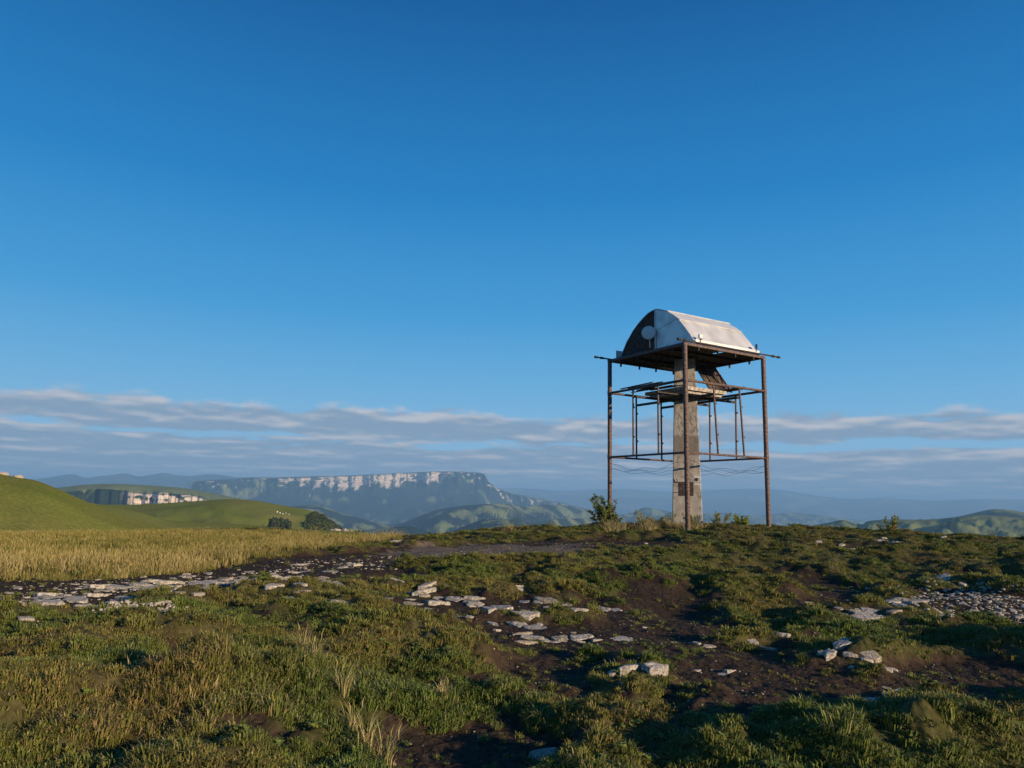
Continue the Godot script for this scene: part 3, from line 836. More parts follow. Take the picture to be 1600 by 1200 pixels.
	for i in 6:
		st = mb()
		var x := lerpf(x0 + 0.06, x1 - 0.06, i / 5.0)
		for j in 26:
			var p := vault_point(4.8 * j / 26.0)
			var q := vault_point(4.8 * (j + 1) / 26.0)
			var k := 0.965
			tube(st, Vector3(x, TOP + 0.06 + p.y * k, p.x * k), Vector3(x, TOP + 0.06 + q.y * k, q.x * k), 0.025, 0.025, 6)
		obj("roof_rib", done(st), M.dark_steel, t)
	# the gable towards the shady side: two bright sheets, a rusty one with a hole in it
	var deck := TOP + 0.1
	var arch := func(s0: float, s1: float, n: int) -> PackedVector2Array:
		var o := PackedVector2Array()
		for j in n + 1:
			var p := vault_point(lerpf(s0, s1, float(j) / n))
			o.append(Vector2(p.x, p.y + deck))
		return o
	var gx := x0 + 0.03
	var lower := PackedVector2Array()
	lower.append_array(arch.call(0.0, 1.12, 8))
	lower.append(Vector2(H - 2.38, deck + 1.02))
	lower.append(Vector2(H - 2.38, deck + 0.0))
	obj("gable_sheet", slab_of(lower, gx, 0.015), M.tin, t)
	var upper := PackedVector2Array()
	upper.append_array(arch.call(1.05, 2.38, 10))
	upper.append(Vector2(H - 2.38, deck + 0.98))
	obj("gable_sheet", slab_of(upper, gx - 0.018, 0.015), M.tin, t)
	st = mb()
	bar(st, Vector3(gx - 0.03, deck, H - 2.4), Vector3(gx - 0.03, deck + 1.93, H - 2.4), 0.05, 0.05, Vector3(1, 0, 0))
	obj("gable_trim", done(st), M.tin, t)
	var rust := PackedVector2Array()
	rust.append_array(arch.call(2.42, 4.8, 18))
	rust.append_array(PackedVector2Array([Vector2(H - 3.08, deck), Vector2(H - 3.12, deck + 0.3), Vector2(H - 3.02, deck + 0.58), Vector2(H - 2.78, deck + 0.66), Vector2(H - 2.56, deck + 0.5), Vector2(H - 2.52, deck + 0.12), Vector2(H - 2.5, deck), Vector2(H - 2.42, deck)]))
	var rusty := obj("gable_sheet", slab_of(rust, gx, 0.015), M.rust_sheet, t)
	rusty.set_meta("label", "dark rusty gable sheet with a ragged hole")
	st = mb()
	bar(st, Vector3(gx + 0.35, deck + 0.02, H - 2.75), Vector3(gx + 0.35, deck + 0.9, H - 2.75), 0.04, 0.8)
	obj("inner_board", done(st), M.wood_brown, t)
	# two lashed pipes along the eaves, their ends sticking out past the corners
	for s in [[H + 0.1, -H - 0.42, H + 0.92], [-H - 0.1, -H - 0.72, H - 0.4]]:
		st = mb()
		tube(st, Vector3(s[1], TOP + 0.11, s[0]), Vector3(s[2], TOP + 0.11, s[0]), 0.034, 0.034, 10)
		var pipe := obj("outrigger_pipe", done(st), M.dark_steel, t)
		for x in [s[1], s[1] + 0.34, s[2] - 0.36, s[2]]:
			st = mb()
			tube(st, Vector3(x - 0.08, TOP + 0.11, s[0]), Vector3(x + 0.08, TOP + 0.11, s[0]), 0.06, 0.05, 10)
			obj("clamp", done(st), M.rubber, pipe)
	floodlight(Vector3(-H + 0.85, TOP + 0.17, H + 0.06), t, 0.0)
	floodlight(Vector3(H - 0.5, TOP + 0.2, H + 0.06), t, 0.7)
	# satellite dish on the gable
	var d := base("satellite_dish", t.transform * Vector3(gx - 0.34, deck + 0.86, H - 2.5), deg_to_rad(31.87 - 52.0))
	tag(d, "round white satellite dish bolted to the rusty tin gable", "satellite dish")
	st = mb()
	st.set_smooth_group(1)
	for i in 6:
		for j in 36:
			var a0 := TAU * j / 36
			var a1 := TAU * (j + 1) / 36
			var r0 := 0.31 * i / 6.0
			var r1 := 0.31 * (i + 1) / 6.0
			var g := func(r: float, a: float, o: float) -> Vector3: return Vector3(r * cos(a), r * sin(a), 0.05 - r * r * 0.4 + o)
			quad(st, g.call(r0, a0, 0.0), g.call(r1, a0, 0.0), g.call(r1, a1, 0.0), g.call(r0, a1, 0.0))
			quad(st, g.call(r0, a0, -0.012), g.call(r0, a1, -0.012), g.call(r1, a1, -0.012), g.call(r1, a0, -0.012))
			if i == 5: quad(st, g.call(r1, a0, 0.0), g.call(r1, a0, -0.012), g.call(r1, a1, -0.012), g.call(r1, a1, 0.0))
	obj("reflector", done(st), M.dish_white, d)
	st = mb()
	tube(st, Vector3(0.0, 0.0, -0.01), Vector3(0.0, -0.08, -0.2), 0.025, 0.025, 8)
	tube(st, Vector3(0.0, -0.08, -0.2), Vector3(0.02, -0.62, -0.26), 0.025, 0.025, 8)
	obj("bracket", done(st), M.dish_white, d)
	st = mb()
	tube(st, Vector3(0.0, 0.0, -0.005), Vector3(0.0, 0.0, 0.02), 0.018, 0.014, 10)
	obj("hub", done(st), M.dark_steel, d)

func floodlight(at: Vector3, parent: Node, turn: float) -> void:
	var st := mb()
	tube(st, at, at + Vector3(0, 0.12, 0), 0.015, 0.015, 6)
	bar(st, at + Vector3(-0.1, 0.12, 0.0), at + Vector3(0.1, 0.12, 0.0), 0.03, 0.03)
	var o := obj("floodlight", done(st), M.dark_steel, parent)
	st = mb()
	var b := Basis(Vector3.UP, turn)
	bar(st, at + b * Vector3(-0.09, 0.24, 0.0), at + b * Vector3(0.09, 0.24, 0.0), 0.09, 0.15)
	obj("lamp_housing", done(st), M.rubber if turn > 0.0 else M.tin, o)


# ------------------------------------------------------------------ stones
func stone_mesh(sd: int, flat: float) -> ArrayMesh:
	# a weathered limestone slab about one metre long: ragged outline, chamfered and tilted layers
	var r := RandomNumberGenerator.new()
	r.seed = sd
	var n := 11
	var out := []
	for i in n:
		var a := TAU * (i + r.randf_range(-0.3, 0.3)) / n
		var d := r.randf_range(0.55, 1.0)
		out.append(Vector2(cos(a) * 0.5 * d, sin(a) * 0.33 * d))
	var tilt := Vector2(r.randf_range(-0.12, 0.12), r.randf_range(-0.14, 0.14))
	var rings := [[1.06, -flat * 1.6], [1.02, -flat * 0.1], [0.99, flat * 0.62], [0.9, flat * 0.9], [0.55, flat]]
	var st := mb()
	var pts := []
	for k in rings.size():
		var row := []
		for i in n:
			var p: Vector2 = out[i] * rings[k][0]
			var j := 0.02 if k > 0 else 0.0
			p += Vector2(r.randf_range(-j, j), r.randf_range(-j, j))
			row.append(Vector3(p.x, rings[k][1] + p.dot(tilt) + r.randf_range(-0.17, 0.17) * flat, p.y))
		pts.append(row)
	for k in rings.size() - 1:
		for i in n:
			var m := (i + 1) % n
			quad(st, pts[k][i], pts[k + 1][i], pts[k + 1][m], pts[k][m])
	var top := Vector3(0, flat * 1.03, 0)
	for i in n: tri(st, pts[-1][i], top, pts[-1][(i + 1) % n])
	return done(st)

func lay(o: Node3D, x: float, z: float, width: float, turn: float, sink: float) -> void:
	var e := 0.12
	var y := ground_y(x, z)
	var nrm := Vector3(ground_y(x - e, z) - ground_y(x + e, z), 2.0 * e, ground_y(x, z - e) - ground_y(x, z + e)).normalized()
	nrm = nrm.lerp(Vector3.UP, 0.5).normalized()
	var s := nrm.cross(Vector3(0, 0, 1)).normalized() * -1.0
	if s.x < 0.0: s = -s
	var b := Basis(s, nrm, s.cross(nrm).normalized()) * Basis(Vector3.UP, turn)
	o.transform = Transform3D(b.scaled_local(Vector3(width, width, width)), Vector3(x, y - sink * width, z))

func make_stones() -> void:
	var words := [
		["flat_stone", "flat limestone bedded in the dirt track beside the golden grass", "stones in the dirt track"],
		["flat_stone", "flat stone lying in turf between the dirt track and the shaggy grass", "stones in the turf by the track"],
		["flat_stone", "stone slab among grass tufts in the stony middle of the slope", "slabs in the stony middle"],
		["field_stone", "stone lying on the bare brown earth", "stones on the bare earth"],
		["flat_stone", "weathered slab at the edge of the white rubble patch", "slabs around the rubble patch"],
		["field_stone", "stone sunk in earth beside the deep shadow of a hummock", "sunken stones below the hummock"],
		["field_stone", "stone along the grassy crest beyond the hummocks", "stones along the crest"]]
	var shapes := []
	for k in 10: shapes.append(stone_mesh(100 + k, 0.055 + 0.016 * (k % 5)))
	rng.seed = 5
	for c in STONE_CLUSTERS:
		for k in c[4]:
			var w: Array = words[c[7]]
			var x: float = c[0] + rng.randfn() * c[2] * (1.1 if c[7] == 0 else 0.8)
			var z: float = c[1] + rng.randfn() * c[3] * (1.25 if c[7] == 0 else 0.8)
			var size: float = lerpf(c[5], c[6], pow(rng.randf(), 1.6))
			var pale := rng.randf() < 0.75
			var o := obj(w[0], shapes[rng.randi() % 10], M.stone if pale else M.stone_buff)
			lay(o, x, z, size, rng.randf_range(-0.9, 0.9), 0.022)
			for gx in range(int(floor((x - size * 0.45) / 0.1)), int(floor((x + size * 0.45) / 0.1)) + 1):
				for gz in range(int(floor((z - size * 0.3) / 0.1)), int(floor((z + size * 0.45) / 0.1)) + 1):
					stony[Vector2i(gx, gz)] = true
			var look: String = ("small " if size < 0.24 else ("broad " if size > 0.42 else "")) + ("pale" if pale else "buff")
			tag(o, look + " " + w[1], "stone", look + " " + w[2])
	var one := obj("boulder", stone_mesh(150, 0.2), M.stone)
	lay(one, -3.9, -26.2, 0.55, 0.4, 0.0)
	tag(one, "pale boulder beside the gravel at the end of the golden grass", "boulder")
	one = obj("field_stone", stone_mesh(151, 0.16), M.stone)
	lay(one, 1.33, -6.85, 0.32, 0.2, 0.0)
	tag(one, "rounded pale stone lying alone on trodden brown earth", "stone")
	one = obj("field_stone", stone_mesh(152, 0.15), M.stone_buff)
	lay(one, 0.28, -5.3, 0.26, 0.1, 0.0)
	tag(one, "smooth buff stone in earth at the rim of a grass sod", "stone")
	# loose rubble and gravel
	var chip := stone_mesh(160, 0.15)
	var spots := []
	var tints := []
	for k in 3200:
		var x := 7.9 + rng.randfn() * 0.75
		var z := -12.3 + rng.randfn() * 1.0
		var s := 0.012 + 0.13 * pow(rng.randf(), 4.0)
		spots.append(Transform3D(Basis(Vector3.UP, rng.randf() * TAU).scaled_local(Vector3(s, s * rng.randf_range(0.3, 0.8), s)), Vector3(x, ground_y(x, z), z)))
		tints.append(Color.WHITE * rng.randf_range(0.45, 1.0))
	for k in 380:
		var x := -4.6 + rng.randfn() * 0.35
		var z := -9.7 + rng.randfn() * 0.22
		var s := rng.randf_range(0.02, 0.08)
		spots.append(Transform3D(Basis(Vector3.UP, rng.randf() * TAU).scaled_local(Vector3.ONE * s), Vector3(x, ground_y(x, z) + 0.01, z)))
		tints.append(Color.WHITE)
	for k in 1700:
		var i := rng.randi() % 7 + 1
		var p := Vector2(TRACK[i][0], TRACK[i][1]).lerp(Vector2(TRACK[i + 1][0], TRACK[i + 1][1]), rng.randf())
		var x := p.x + rng.randfn() * 1.0 + 0.4
		var z := p.y + rng.randfn() * 1.0 + 0.4
		if soil_at(x, z) < 0.5 or n_mid.get_noise_2d(x * 1.5, z * 1.5) < -0.05: continue
		var s := 0.03 + 0.14 * pow(rng.randf(), 2.5)
		spots.append(Transform3D(Basis(Vector3.UP, rng.randf() * TAU).scaled_local(Vector3(s, s * 0.5, s)), Vector3(x, ground_y(x, z) + 0.004, z)))
		tints.append(Color.WHITE)
	var o := scatter("rubble", chip, M.stone, spots, tints)
	tag(o, "white limestone rubble and chippings strewn over bare ground", "rubble", "", "stuff")
	spots = []; tints = []
	while spots.size() < 5000:
		var i := rng.randi() % (TRACK.size() - 2) + 1
		var p := Vector2(TRACK[i][0], TRACK[i][1]).lerp(Vector2(TRACK[i + 1][0], TRACK[i + 1][1]), rng.randf())
		var x := p.x + rng.randfn() * 0.9
		var z := p.y + rng.randfn() * 0.9
		if rng.randf() < 0.35:
			x = rng.randf_range(-1.6, 4.5); z = rng.randf_range(-12.0, -5.0)
		if soil_at(x, z) < 0.6: continue
		var s := 0.007 + 0.035 * pow(rng.randf(), 5.0)
		if z < -19.0: s *= 1.5
		spots.append(Transform3D(Basis(Vector3.UP, rng.randf() * TAU).scaled_local(Vector3.ONE * s), Vector3(x, ground_y(x, z) + 0.002, z)))
		tints.append(Color.WHITE)
	o = scatter("gravel", chip, M.stone_buff, spots, tints)
	tag(o, "fine gravel scattered over the brown earth of the track", "gravel", "", "stuff")


# ------------------------------------------------------------------ grass and plants
func blade(st: SurfaceTool, foot: Vector3, dir: Vector2, h: float, lean: float, w: float, c: Color) -> void:
	var d := Vector3(dir.x, 0, dir.y)
	var s := Vector3(-dir.y, 0, dir.x) * w * 0.5
	var m := foot + d * lean * 0.3 + Vector3(0, h * 0.62, 0)
	var tip := foot + d * lean + Vector3(0, h, 0)
	st.set_color(c)
	tri(st, foot - s, m - s * 0.8, m + s * 0.8)
	tri(st, foot - s, m + s * 0.8, foot + s)
	tri(st, m - s * 0.8, tip, m + s * 0.8)

func turf_mesh(sd: int, n: int, radius: float, h0: float, h1: float, lean: float, w: float, straw: float) -> ArrayMesh:
	var r := RandomNumberGenerator.new()
	r.seed = sd
	var st := mb()
	for k in n:
		var a := r.randf() * TAU
		var d := radius * sqrt(r.randf())
		var b := r.randf() * TAU
		var c := Color(0.2, 0.19, 0.055).lerp(Color(0.13, 0.145, 0.035), r.randf())
		if r.randf() < straw: c = Color(0.34, 0.27, 0.12).lerp(Color(0.24, 0.2, 0.08), r.randf())
		var h := r.randf_range(h0, h1)
		blade(st, Vector3(cos(a) * d, -0.01, sin(a) * d), Vector2(cos(b), sin(b)), h, h * r.randf_range(0.2, 1.0) * lean, w * r.randf_range(0.7, 1.3), c)
	return done(st)

func clump_mesh(sd: int, n: int, radius: float, l0: float, l1: float, straw: float) -> ArrayMesh:
	# a small tussock: blades springing outwards from a tight root and lying over
	var r := RandomNumberGenerator.new()
	r.seed = sd
	var st := mb()
	for k in n:
		var a := r.randf() * TAU
		var f := Vector3(cos(a), 0, sin(a)) * radius * 0.6 * sqrt(r.randf())
		var b := a + r.randf_range(-1.0, 1.0)
		var d := Vector3(cos(b), 0, sin(b))
		var s := Vector3(-sin(b), 0, cos(b)) * r.randf_range(0.0018, 0.0034)
		var l := r.randf_range(l0, l1)
		var lie := r.randf_range(0.35, 1.0)
		var c := Color(0.195, 0.2, 0.052).lerp(Color(0.125, 0.155, 0.034), r.randf())
		if r.randf() < straw: c = Color(0.36, 0.29, 0.14).lerp(Color(0.24, 0.2, 0.085), r.randf())
		st.set_color(c)
		var m := f + d * l * 0.35 * lie + Vector3(0, l * (0.62 - 0.25 * lie), 0)
		var e := f + d * l * 0.9 * lie + Vector3(0, l * (0.95 - 0.75 * lie), 0)
		quad(st, f - s - Vector3(0, 0.01, 0), m - s, m + s, f + s - Vector3(0, 0.01, 0))
		tri(st, m - s, e, m + s)
	return done(st)

func leafy_mesh(sd: int, n: int) -> ArrayMesh:
	# a flat rosette of broad leaves
	var r := RandomNumberGenerator.new()
	r.seed = sd
	var st := mb()
	for k in n:
		var a := r.randf() * TAU
		var l := r.randf_range(0.05, 0.1)
		var d := Vector3(cos(a), 0, sin(a))
		var s := Vector3(-sin(a), 0, cos(a)) * l * 0.3
		var f := Vector3(r.randf_range(-0.05, 0.05), 0.005, r.randf_range(-0.05, 0.05))
		var m := f + d * l * 0.55 + Vector3(0, l * 0.35, 0)
		var tip := f + d * l + Vector3(0, l * r.randf_range(0.1, 0.5), 0)
		st.set_color(Color(0.15, 0.2, 0.04).lerp(Color(0.2, 0.22, 0.06), r.randf()))
		tri(st, f, m - s, m + s)
		tri(st, m - s, tip, m + s)
	return done(st)

func make_turf() -> void:
	rng.seed = 21
	var kinds := [turf_mesh(1, 48, 0.08, 0.01, 0.026, 1.8, 0.006, 0.2), clump_mesh(2, 52, 0.08, 0.03, 0.07, 0.18), clump_mesh(3, 56, 0.09, 0.05, 0.11, 0.22), turf_mesh(4, 48, 0.085, 0.008, 0.022, 1.6, 0.007, 0.08), clump_mesh(5, 50, 0.1, 0.08, 0.17, 0.35)]
	var spots := [[], [], [], [], []]
	var tints := [[], [], [], [], []]
	for band in [[3.2, 9.0, 30000, 1.0], [9.0, 18.0, 36000, 1.35], [18.0, 47.0, 52000, 2.1]]:
		for k in band[2]:
			var r := sqrt(lerpf(band[0] * band[0], band[1] * band[1], rng.randf()))
			var a := deg_to_rad(rng.randf_range(-46.0, 46.0))
			var x := r * sin(a)
			var z := -r * cos(a)
			if z < edge_of(x) - 5.0: continue
			var soil := soil_at(x, z)
			if soil > 0.1 + 0.6 * rng.randf() and rng.randf() < 0.9: continue
			if rng.randf() < 0.8 * smoothstep(0.0, -0.35, n_mid.get_noise_2d(x * 2.6 + 90.0, z * 2.6)): continue
			if stony.has(Vector2i(int(floor(x / 0.1)), int(floor(z / 0.1)))): continue
			var dry := n_dry.get_noise_2d(x, z)
			var long := n_mid.get_noise_2d(x * 0.8 + 60.0, z * 0.8) + (0.45 * smoothstep(-8.2, -6.0, z) * smoothstep(1.2, -1.0, x))
			var kind := 0
			var p := rng.randf()
			if long > 0.5 and p < 0.5: kind = 4 if p < 0.12 else 2
			elif long > 0.28 and p < 0.5: kind = 2 if p < 0.2 else 1
			else: kind = [0, 0, 1, 1, 3, 3, 2][rng.randi() % 7]
			var s: float = band[3] * rng.randf_range(0.75, 1.25) * (1.0 - 0.4 * soil)
			var b := Basis(Vector3.UP, rng.randf() * TAU) * Basis(Vector3.RIGHT, rng.randf_range(-0.2, 0.2))
			b = b.scaled_local(Vector3(s, s * lerpf(1.0, 0.6, smoothstep(1.0, 2.1, band[3])) * rng.randf_range(0.8, 1.25), s))
			spots[kind].append(Transform3D(b, Vector3(x, ground_y(x, z) - 0.004, z)))
			var v := rng.randf_range(0.78, 1.0)
			var g := clampf(0.5 + 1.3 * dry, 0.0, 1.0)
			tints[kind].append(Color(v * lerpf(0.68, 1.0, g), v * lerpf(0.86, 0.86, g), v * lerpf(0.72, 0.9, g)))
	var say := ["short cropped turf covering the slope", "slightly longer green turf mixed into the cropped sward", "tufted longer grass in the hollows of the slope", "dense low mossy turf on the slope", "shaggy long grass with dry blades on the near slope"]
	for k in 5:
		var o := scatter("turf_grass", kinds[k], M.grass, spots[k], tints[k])
		tag(o, say[k], "grass", "", "stuff")
	# broad-leaved weeds scattered through the turf
	var ls := []
	var lt := []
	var leaf := leafy_mesh(8, 11)
	while ls.size() < 1500:
		var r := sqrt(lerpf(12.0, 400.0, rng.randf()))
		var a := deg_to_rad(rng.randf_range(-42.0, 42.0))
		var x := r * sin(a)
		var z := -r * cos(a)
		if n_mid.get_noise_2d(x + 200.0, z) < 0.12 or soil_at(x, z) > 0.8: continue
		var s := rng.randf_range(0.3, 0.75)
		ls.append(Transform3D(Basis(Vector3.UP, rng.randf() * TAU).scaled_local(Vector3.ONE * s), Vector3(x, ground_y(x, z) + 0.015, z)))
		var v := rng.randf_range(0.6, 1.0)
		lt.append(Color(v, v, v))
	tag(scatter("leafy_weeds", leaf, M.leaf, ls, lt), "small broad-leaved weeds scattered through the turf", "weeds", "", "stuff")

func stalk_mesh(sd: int, n: int, radius: float, h0: float, h1: float, green: float) -> ArrayMesh:
	# tall dry grass: arching blades, and stalks that end in a seed head
	var r := RandomNumberGenerator.new()
	r.seed = sd
	var st := mb()
	for k in n:
		var a := r.randf() * TAU
		var d := radius * sqrt(r.randf())
		var b := r.randf_range(-0.9, 0.9) + (PI if r.randf() < 0.35 else 0.0)
		var h := r.randf_range(h0, h1)
		var c := Color(0.48, 0.39, 0.19).lerp(Color(0.3, 0.245, 0.105), r.randf())
		if r.randf() < green: c = Color(0.15, 0.165, 0.04).lerp(Color(0.22, 0.2, 0.06), r.randf())
		var f := Vector3(cos(a) * d, -0.02, sin(a) * d)
		var dir := Vector2(cos(b), sin(b))
		if k % 3 == 0:
			var lean := h * r.randf_range(0.1, 0.3)
			blade(st, f, dir, h, lean, 0.006, c)
			var top := f + Vector3(dir.x * lean, h - 0.02, dir.y * lean)
			st.set_color(c)
			for q in 2:
				var s := Vector3(cos(b + q * 1.57), 0, sin(b + q * 1.57)) * 0.005
				tri(st, top - Vector3(0, 0.06, 0), top - s, top + s)
				tri(st, top - s, top + Vector3(dir.x * 0.02, 0.05, dir.y * 0.02), top + s)
		else:
			blade(st, f, dir, h * 0.75, h * r.randf_range(0.2, 0.7), 0.009, c)
	return done(st)

func make_field() -> void:
	rng.seed = 33
	var kinds := [stalk_mesh(41, 22, 0.15, 0.16, 0.38, 0.2), stalk_mesh(42, 26, 0.16, 0.12, 0.27, 0.6), stalk_mesh(43, 34, 0.18, 0.07, 0.17, 0.85)]
	var spots := [[], [], []]
	var tints := [[], [], []]
	for k in 42000:
		var r := sqrt(lerpf(169.0, 5600.0, pow(rng.randf(), 1.35)))
		var a := deg_to_rad(rng.randf_range(-50.0, -7.0))
		var x := r * sin(a)
		var z := -r * cos(a)
		var f := in_field(x, z)
		if f <= 0.2: continue
		var gold := 0.85 * smoothstep(0.2, 1.4, f) * (1.0 - smoothstep(2.5, 6.5, f)) + 0.45 * n_dry.get_noise_2d(x * 0.7, z * 0.7) - 0.1
		var kind := 0 if rng.randf() < gold * 0.8 else (1 if rng.randf() < 0.25 + 0.4 * gold else 2)
		var s := rng.randf_range(0.7, 1.25) * (0.55 + 0.45 * smoothstep(0.2, 1.4, f)) * lerpf(1.0, 1.5, smoothstep(20.0, 60.0, r))
		spots[kind].append(Transform3D(Basis(Vector3.UP, rng.randf_range(-0.8, 0.8)).scaled_local(Vector3(s, s * lerpf(1.0, 0.7, smoothstep(20.0, 60.0, r)), s)), Vector3(x, ground_y(x, z), z)))
		var v := rng.randf_range(0.65, 1.0)
		tints[kind].append(Color(v, v, v * rng.randf_range(0.85, 1.0)))
	var say := ["tall golden dry grass standing along the far side of the track", "knee-high straw and green grass behind the golden fringe", "low olive meadow grass running back to the green hill"]
	for k in 3:
		tag(scatter("meadow_grass", kinds[k], M.straw, spots[k], tints[k]), say[k], "grass", "", "stuff")

func arching_mesh(sd: int, n: int, spread: float, h: float, green: float, wide := 1.0) -> ArrayMesh:
	# long blades springing from one root and bending over
	var r := RandomNumberGenerator.new()
	r.seed = sd
	var st := mb()
	for k in n:
		var a := r.randf() * TAU
		var d := Vector3(cos(a), 0, sin(a))
		var s := Vector3(-sin(a), 0, cos(a)) * r.randf_range(0.0022, 0.004) * wide
		var foot := d * spread * 0.35 * r.randf()
		var l := h * r.randf_range(0.5, 1.15)
		var bend := r.randf_range(0.45, 1.35)
		var c := Color(0.4, 0.33, 0.17).lerp(Color(0.3, 0.24, 0.11), r.randf())
		if r.randf() < green: c = Color(0.15, 0.165, 0.04)
		st.set_color(c)
		var prev := foot - Vector3(0, 0.02, 0)
		for i in range(1, 6):
			var t := i / 5.0
			var p := foot + d * l * 0.75 * bend * t * t + Vector3(0, l * t * (1.0 - 0.45 * bend * t), 0)
			var w := s * (1.0 - t * 0.8)
			var w0 := s * (1.0 - (t - 0.2) * 0.8)
			quad(st, prev - w0, p - w, p + w, prev + w0)
			prev = p
	return done(st)

func tussock(called: String, x: float, z: float, sd: int, n: int, h: float, spread: float, green: float, label: String, group: String, wide := 1.0) -> void:
	var o := base(called, Vector3(x, ground_y(x, z), z))
	tag(o, label, "grass tuft", group)
	obj("blades", arching_mesh(sd, n, spread, h, green, wide), M.straw, o)
	obj("seed_stalks", stalk_mesh(sd + 1, 4, spread * 0.5, h * 0.7, h * 1.05, green * 0.4), M.straw, o)

func bush(called: String, where: Vector3, sd: int, h: float, w: float, stems: int, leaves: int, size: float, c0: Color, c1: Color, label: String, category: String, group := "") -> void:
	var o := base(called, Vector3(where.x, ground_y(where.x, where.z) - 0.03, where.z))
	tag(o, label, category, group)
	var r := RandomNumberGenerator.new()
	r.seed = sd
	var st := mb()
	var tips := []
	for k in stems:
		var a := r.randf() * TAU
		var p := Vector3(cos(a), 0, sin(a)) * w * 0.15 * r.randf()
		var q := Vector3(cos(a) * w * r.randf_range(0.1, 0.5), h * r.randf_range(0.35, 1.0), sin(a) * w * r.randf_range(0.1, 0.5))
		var m := p.lerp(q, 0.5) + Vector3(r.randf_range(-0.05, 0.05), 0.06, r.randf_range(-0.05, 0.05)) * h
		tube(st, p, m, 0.011, 0.008, 5)
		tube(st, m, q, 0.008, 0.004, 5)
		tips.append([p, m, q])
		for j in 3:
			var s := m.lerp(q, r.randf())
			var e := s + Vector3(r.randf_range(-0.16, 0.16), r.randf_range(0.03, 0.2), r.randf_range(-0.16, 0.16)) * h
			tube(st, s, e, 0.005, 0.003, 4)
			tips.append([s, s.lerp(e, 0.5), e])
	obj("stems", done(st), M.wood_brown, o)
	st = mb()
	for k in leaves:
		var t: Array = tips[r.randi() % tips.size()]
		var u := pow(r.randf(), 1.15)
		var p: Vector3 = t[0].lerp(t[1], u * 2.0) if u < 0.5 else t[1].lerp(t[2], u * 2.0 - 1.0)
		p += Vector3(r.randf_range(-1, 1), r.randf_range(-0.6, 1), r.randf_range(-1, 1)) * 0.05
		p.y = maxf(p.y, 0.03)
		var d := Vector3(r.randf_range(-1, 1), r.randf_range(-0.3, 0.9), r.randf_range(-1, 1)).normalized()
		var s := d.cross(Vector3(r.randf_range(-1, 1), r.randf_range(-1, 1), r.randf_range(-1, 1))).normalized()
		var l := size * r.randf_range(0.6, 1.3)
		st.set_color(c0.lerp(c1, r.randf()))
		tri(st, p, p + d * l * 0.5 - s * l * 0.28, p + d * l)
		tri(st, p, p + d * l, p + d * l * 0.5 + s * l * 0.28)
	obj("leaves", done(st), M.leaf, o)

func make_plants() -> void:
	var t := Transform3D(Basis(Vector3.UP, deg_to_rad(31.87)), TOWER)
	var leafc := [Color(0.06, 0.09, 0.025), Color(0.13, 0.15, 0.045)]
	bush("shrub", t * Vector3(-2.75, 0, -2.3), 61, 1.35, 1.5, 30, 3600, 0.085, leafc[0], leafc[1], "wispy dark green shrub growing against a tower post at the hill's shoulder", "shrub")
	bush("shrub", t * Vector3(-2.9, 0, -1.75), 59, 0.75, 1.2, 24, 1700, 0.075, leafc[0], leafc[1], "low dark shrub crouching under the wispy shrub by the tower post", "shrub")
	var foot := [[-1.7, 0.55, 62, 0.7, 1.4], [-1.2, 1.5, 63, 0.62, 1.2], [-2.0, -0.5, 64, 0.75, 1.3], [0.0, 1.9, 65, 0.65, 1.2], [1.2, 1.7, 66, 0.5, 1.0]]
	for f in foot:
		bush("weed_clump", t * Vector3(f[0], 0, f[1]), f[2], f[3], f[4], 14, 700, 0.06, Color(0.11, 0.14, 0.035), Color(0.26, 0.26, 0.07), "bushy green weeds crowding the foot of the concrete pillar", "weeds", "weeds at the pillar's foot")
	bush("weed_clump", Vector3(9.95, 0, -32.2), 67, 0.6, 1.1, 14, 900, 0.07, Color(0.12, 0.18, 0.03), Color(0.24, 0.28, 0.06), "bright green leafy weeds on the crest between two tower posts", "weeds")
	bush("shrub", Vector3(15.0, 0, -29.6), 68, 0.75, 0.8, 12, 600, 0.08, Color(0.1, 0.13, 0.035), Color(0.22, 0.22, 0.06), "small yellow-green shrub standing alone on the crest", "shrub")
	bush("weed_clump", Vector3(-5.6, 0, -27.4), 69, 0.5, 0.9, 12, 420, 0.07, Color(0.12, 0.15, 0.03), Color(0.22, 0.22, 0.06), "green weeds at the end of the golden grass", "weeds")
	rng.seed = 71
	for k in 20:
		var p := Vector3(rng.randf_range(3.9, 8.4), 0, rng.randf_range(-32.0, -29.4))
		tussock("dry_grass_tuft", p.x, p.z, 400 + k * 3, 110, 0.55, 0.8, 0.15, "straw-coloured grass tuft on the crest under the tower", "dry tufts under the tower", 2.2)
	for k in 22:
		var x := rng.randf_range(-3.0, 21.0)
		var z := edge_of(x) + rng.randf_range(0.0, 3.0)
		tussock("dry_grass_tuft", x, z, 500 + k * 3, 36, 0.32, 0.6, 0.3, "thin dry grass tuft along the skyline of the crest", "dry tufts along the crest", 1.8)
	for s in [[-0.93, -5.3, 0.34], [-1.25, -6.0, 0.28], [-1.62, -6.6, 0.3], [-1.1, -5.6, 0.26], [-0.75, -5.0, 0.3], [-2.9, -6.1, 0.2], [-1.9, -7.2, 0.22], [-3.4, -7.0, 0.2], [-0.5, -6.2, 0.22], [-2.2, -5.5, 0.2]]:
		tussock("dry_grass_tuft", s[0], s[1], 600 + int(s[0] * 100), 46, s[2], 0.2, 0.3, "pale dry grass tussock with arching blades in the shaggy near turf", "dry tussocks in the shaggy turf")

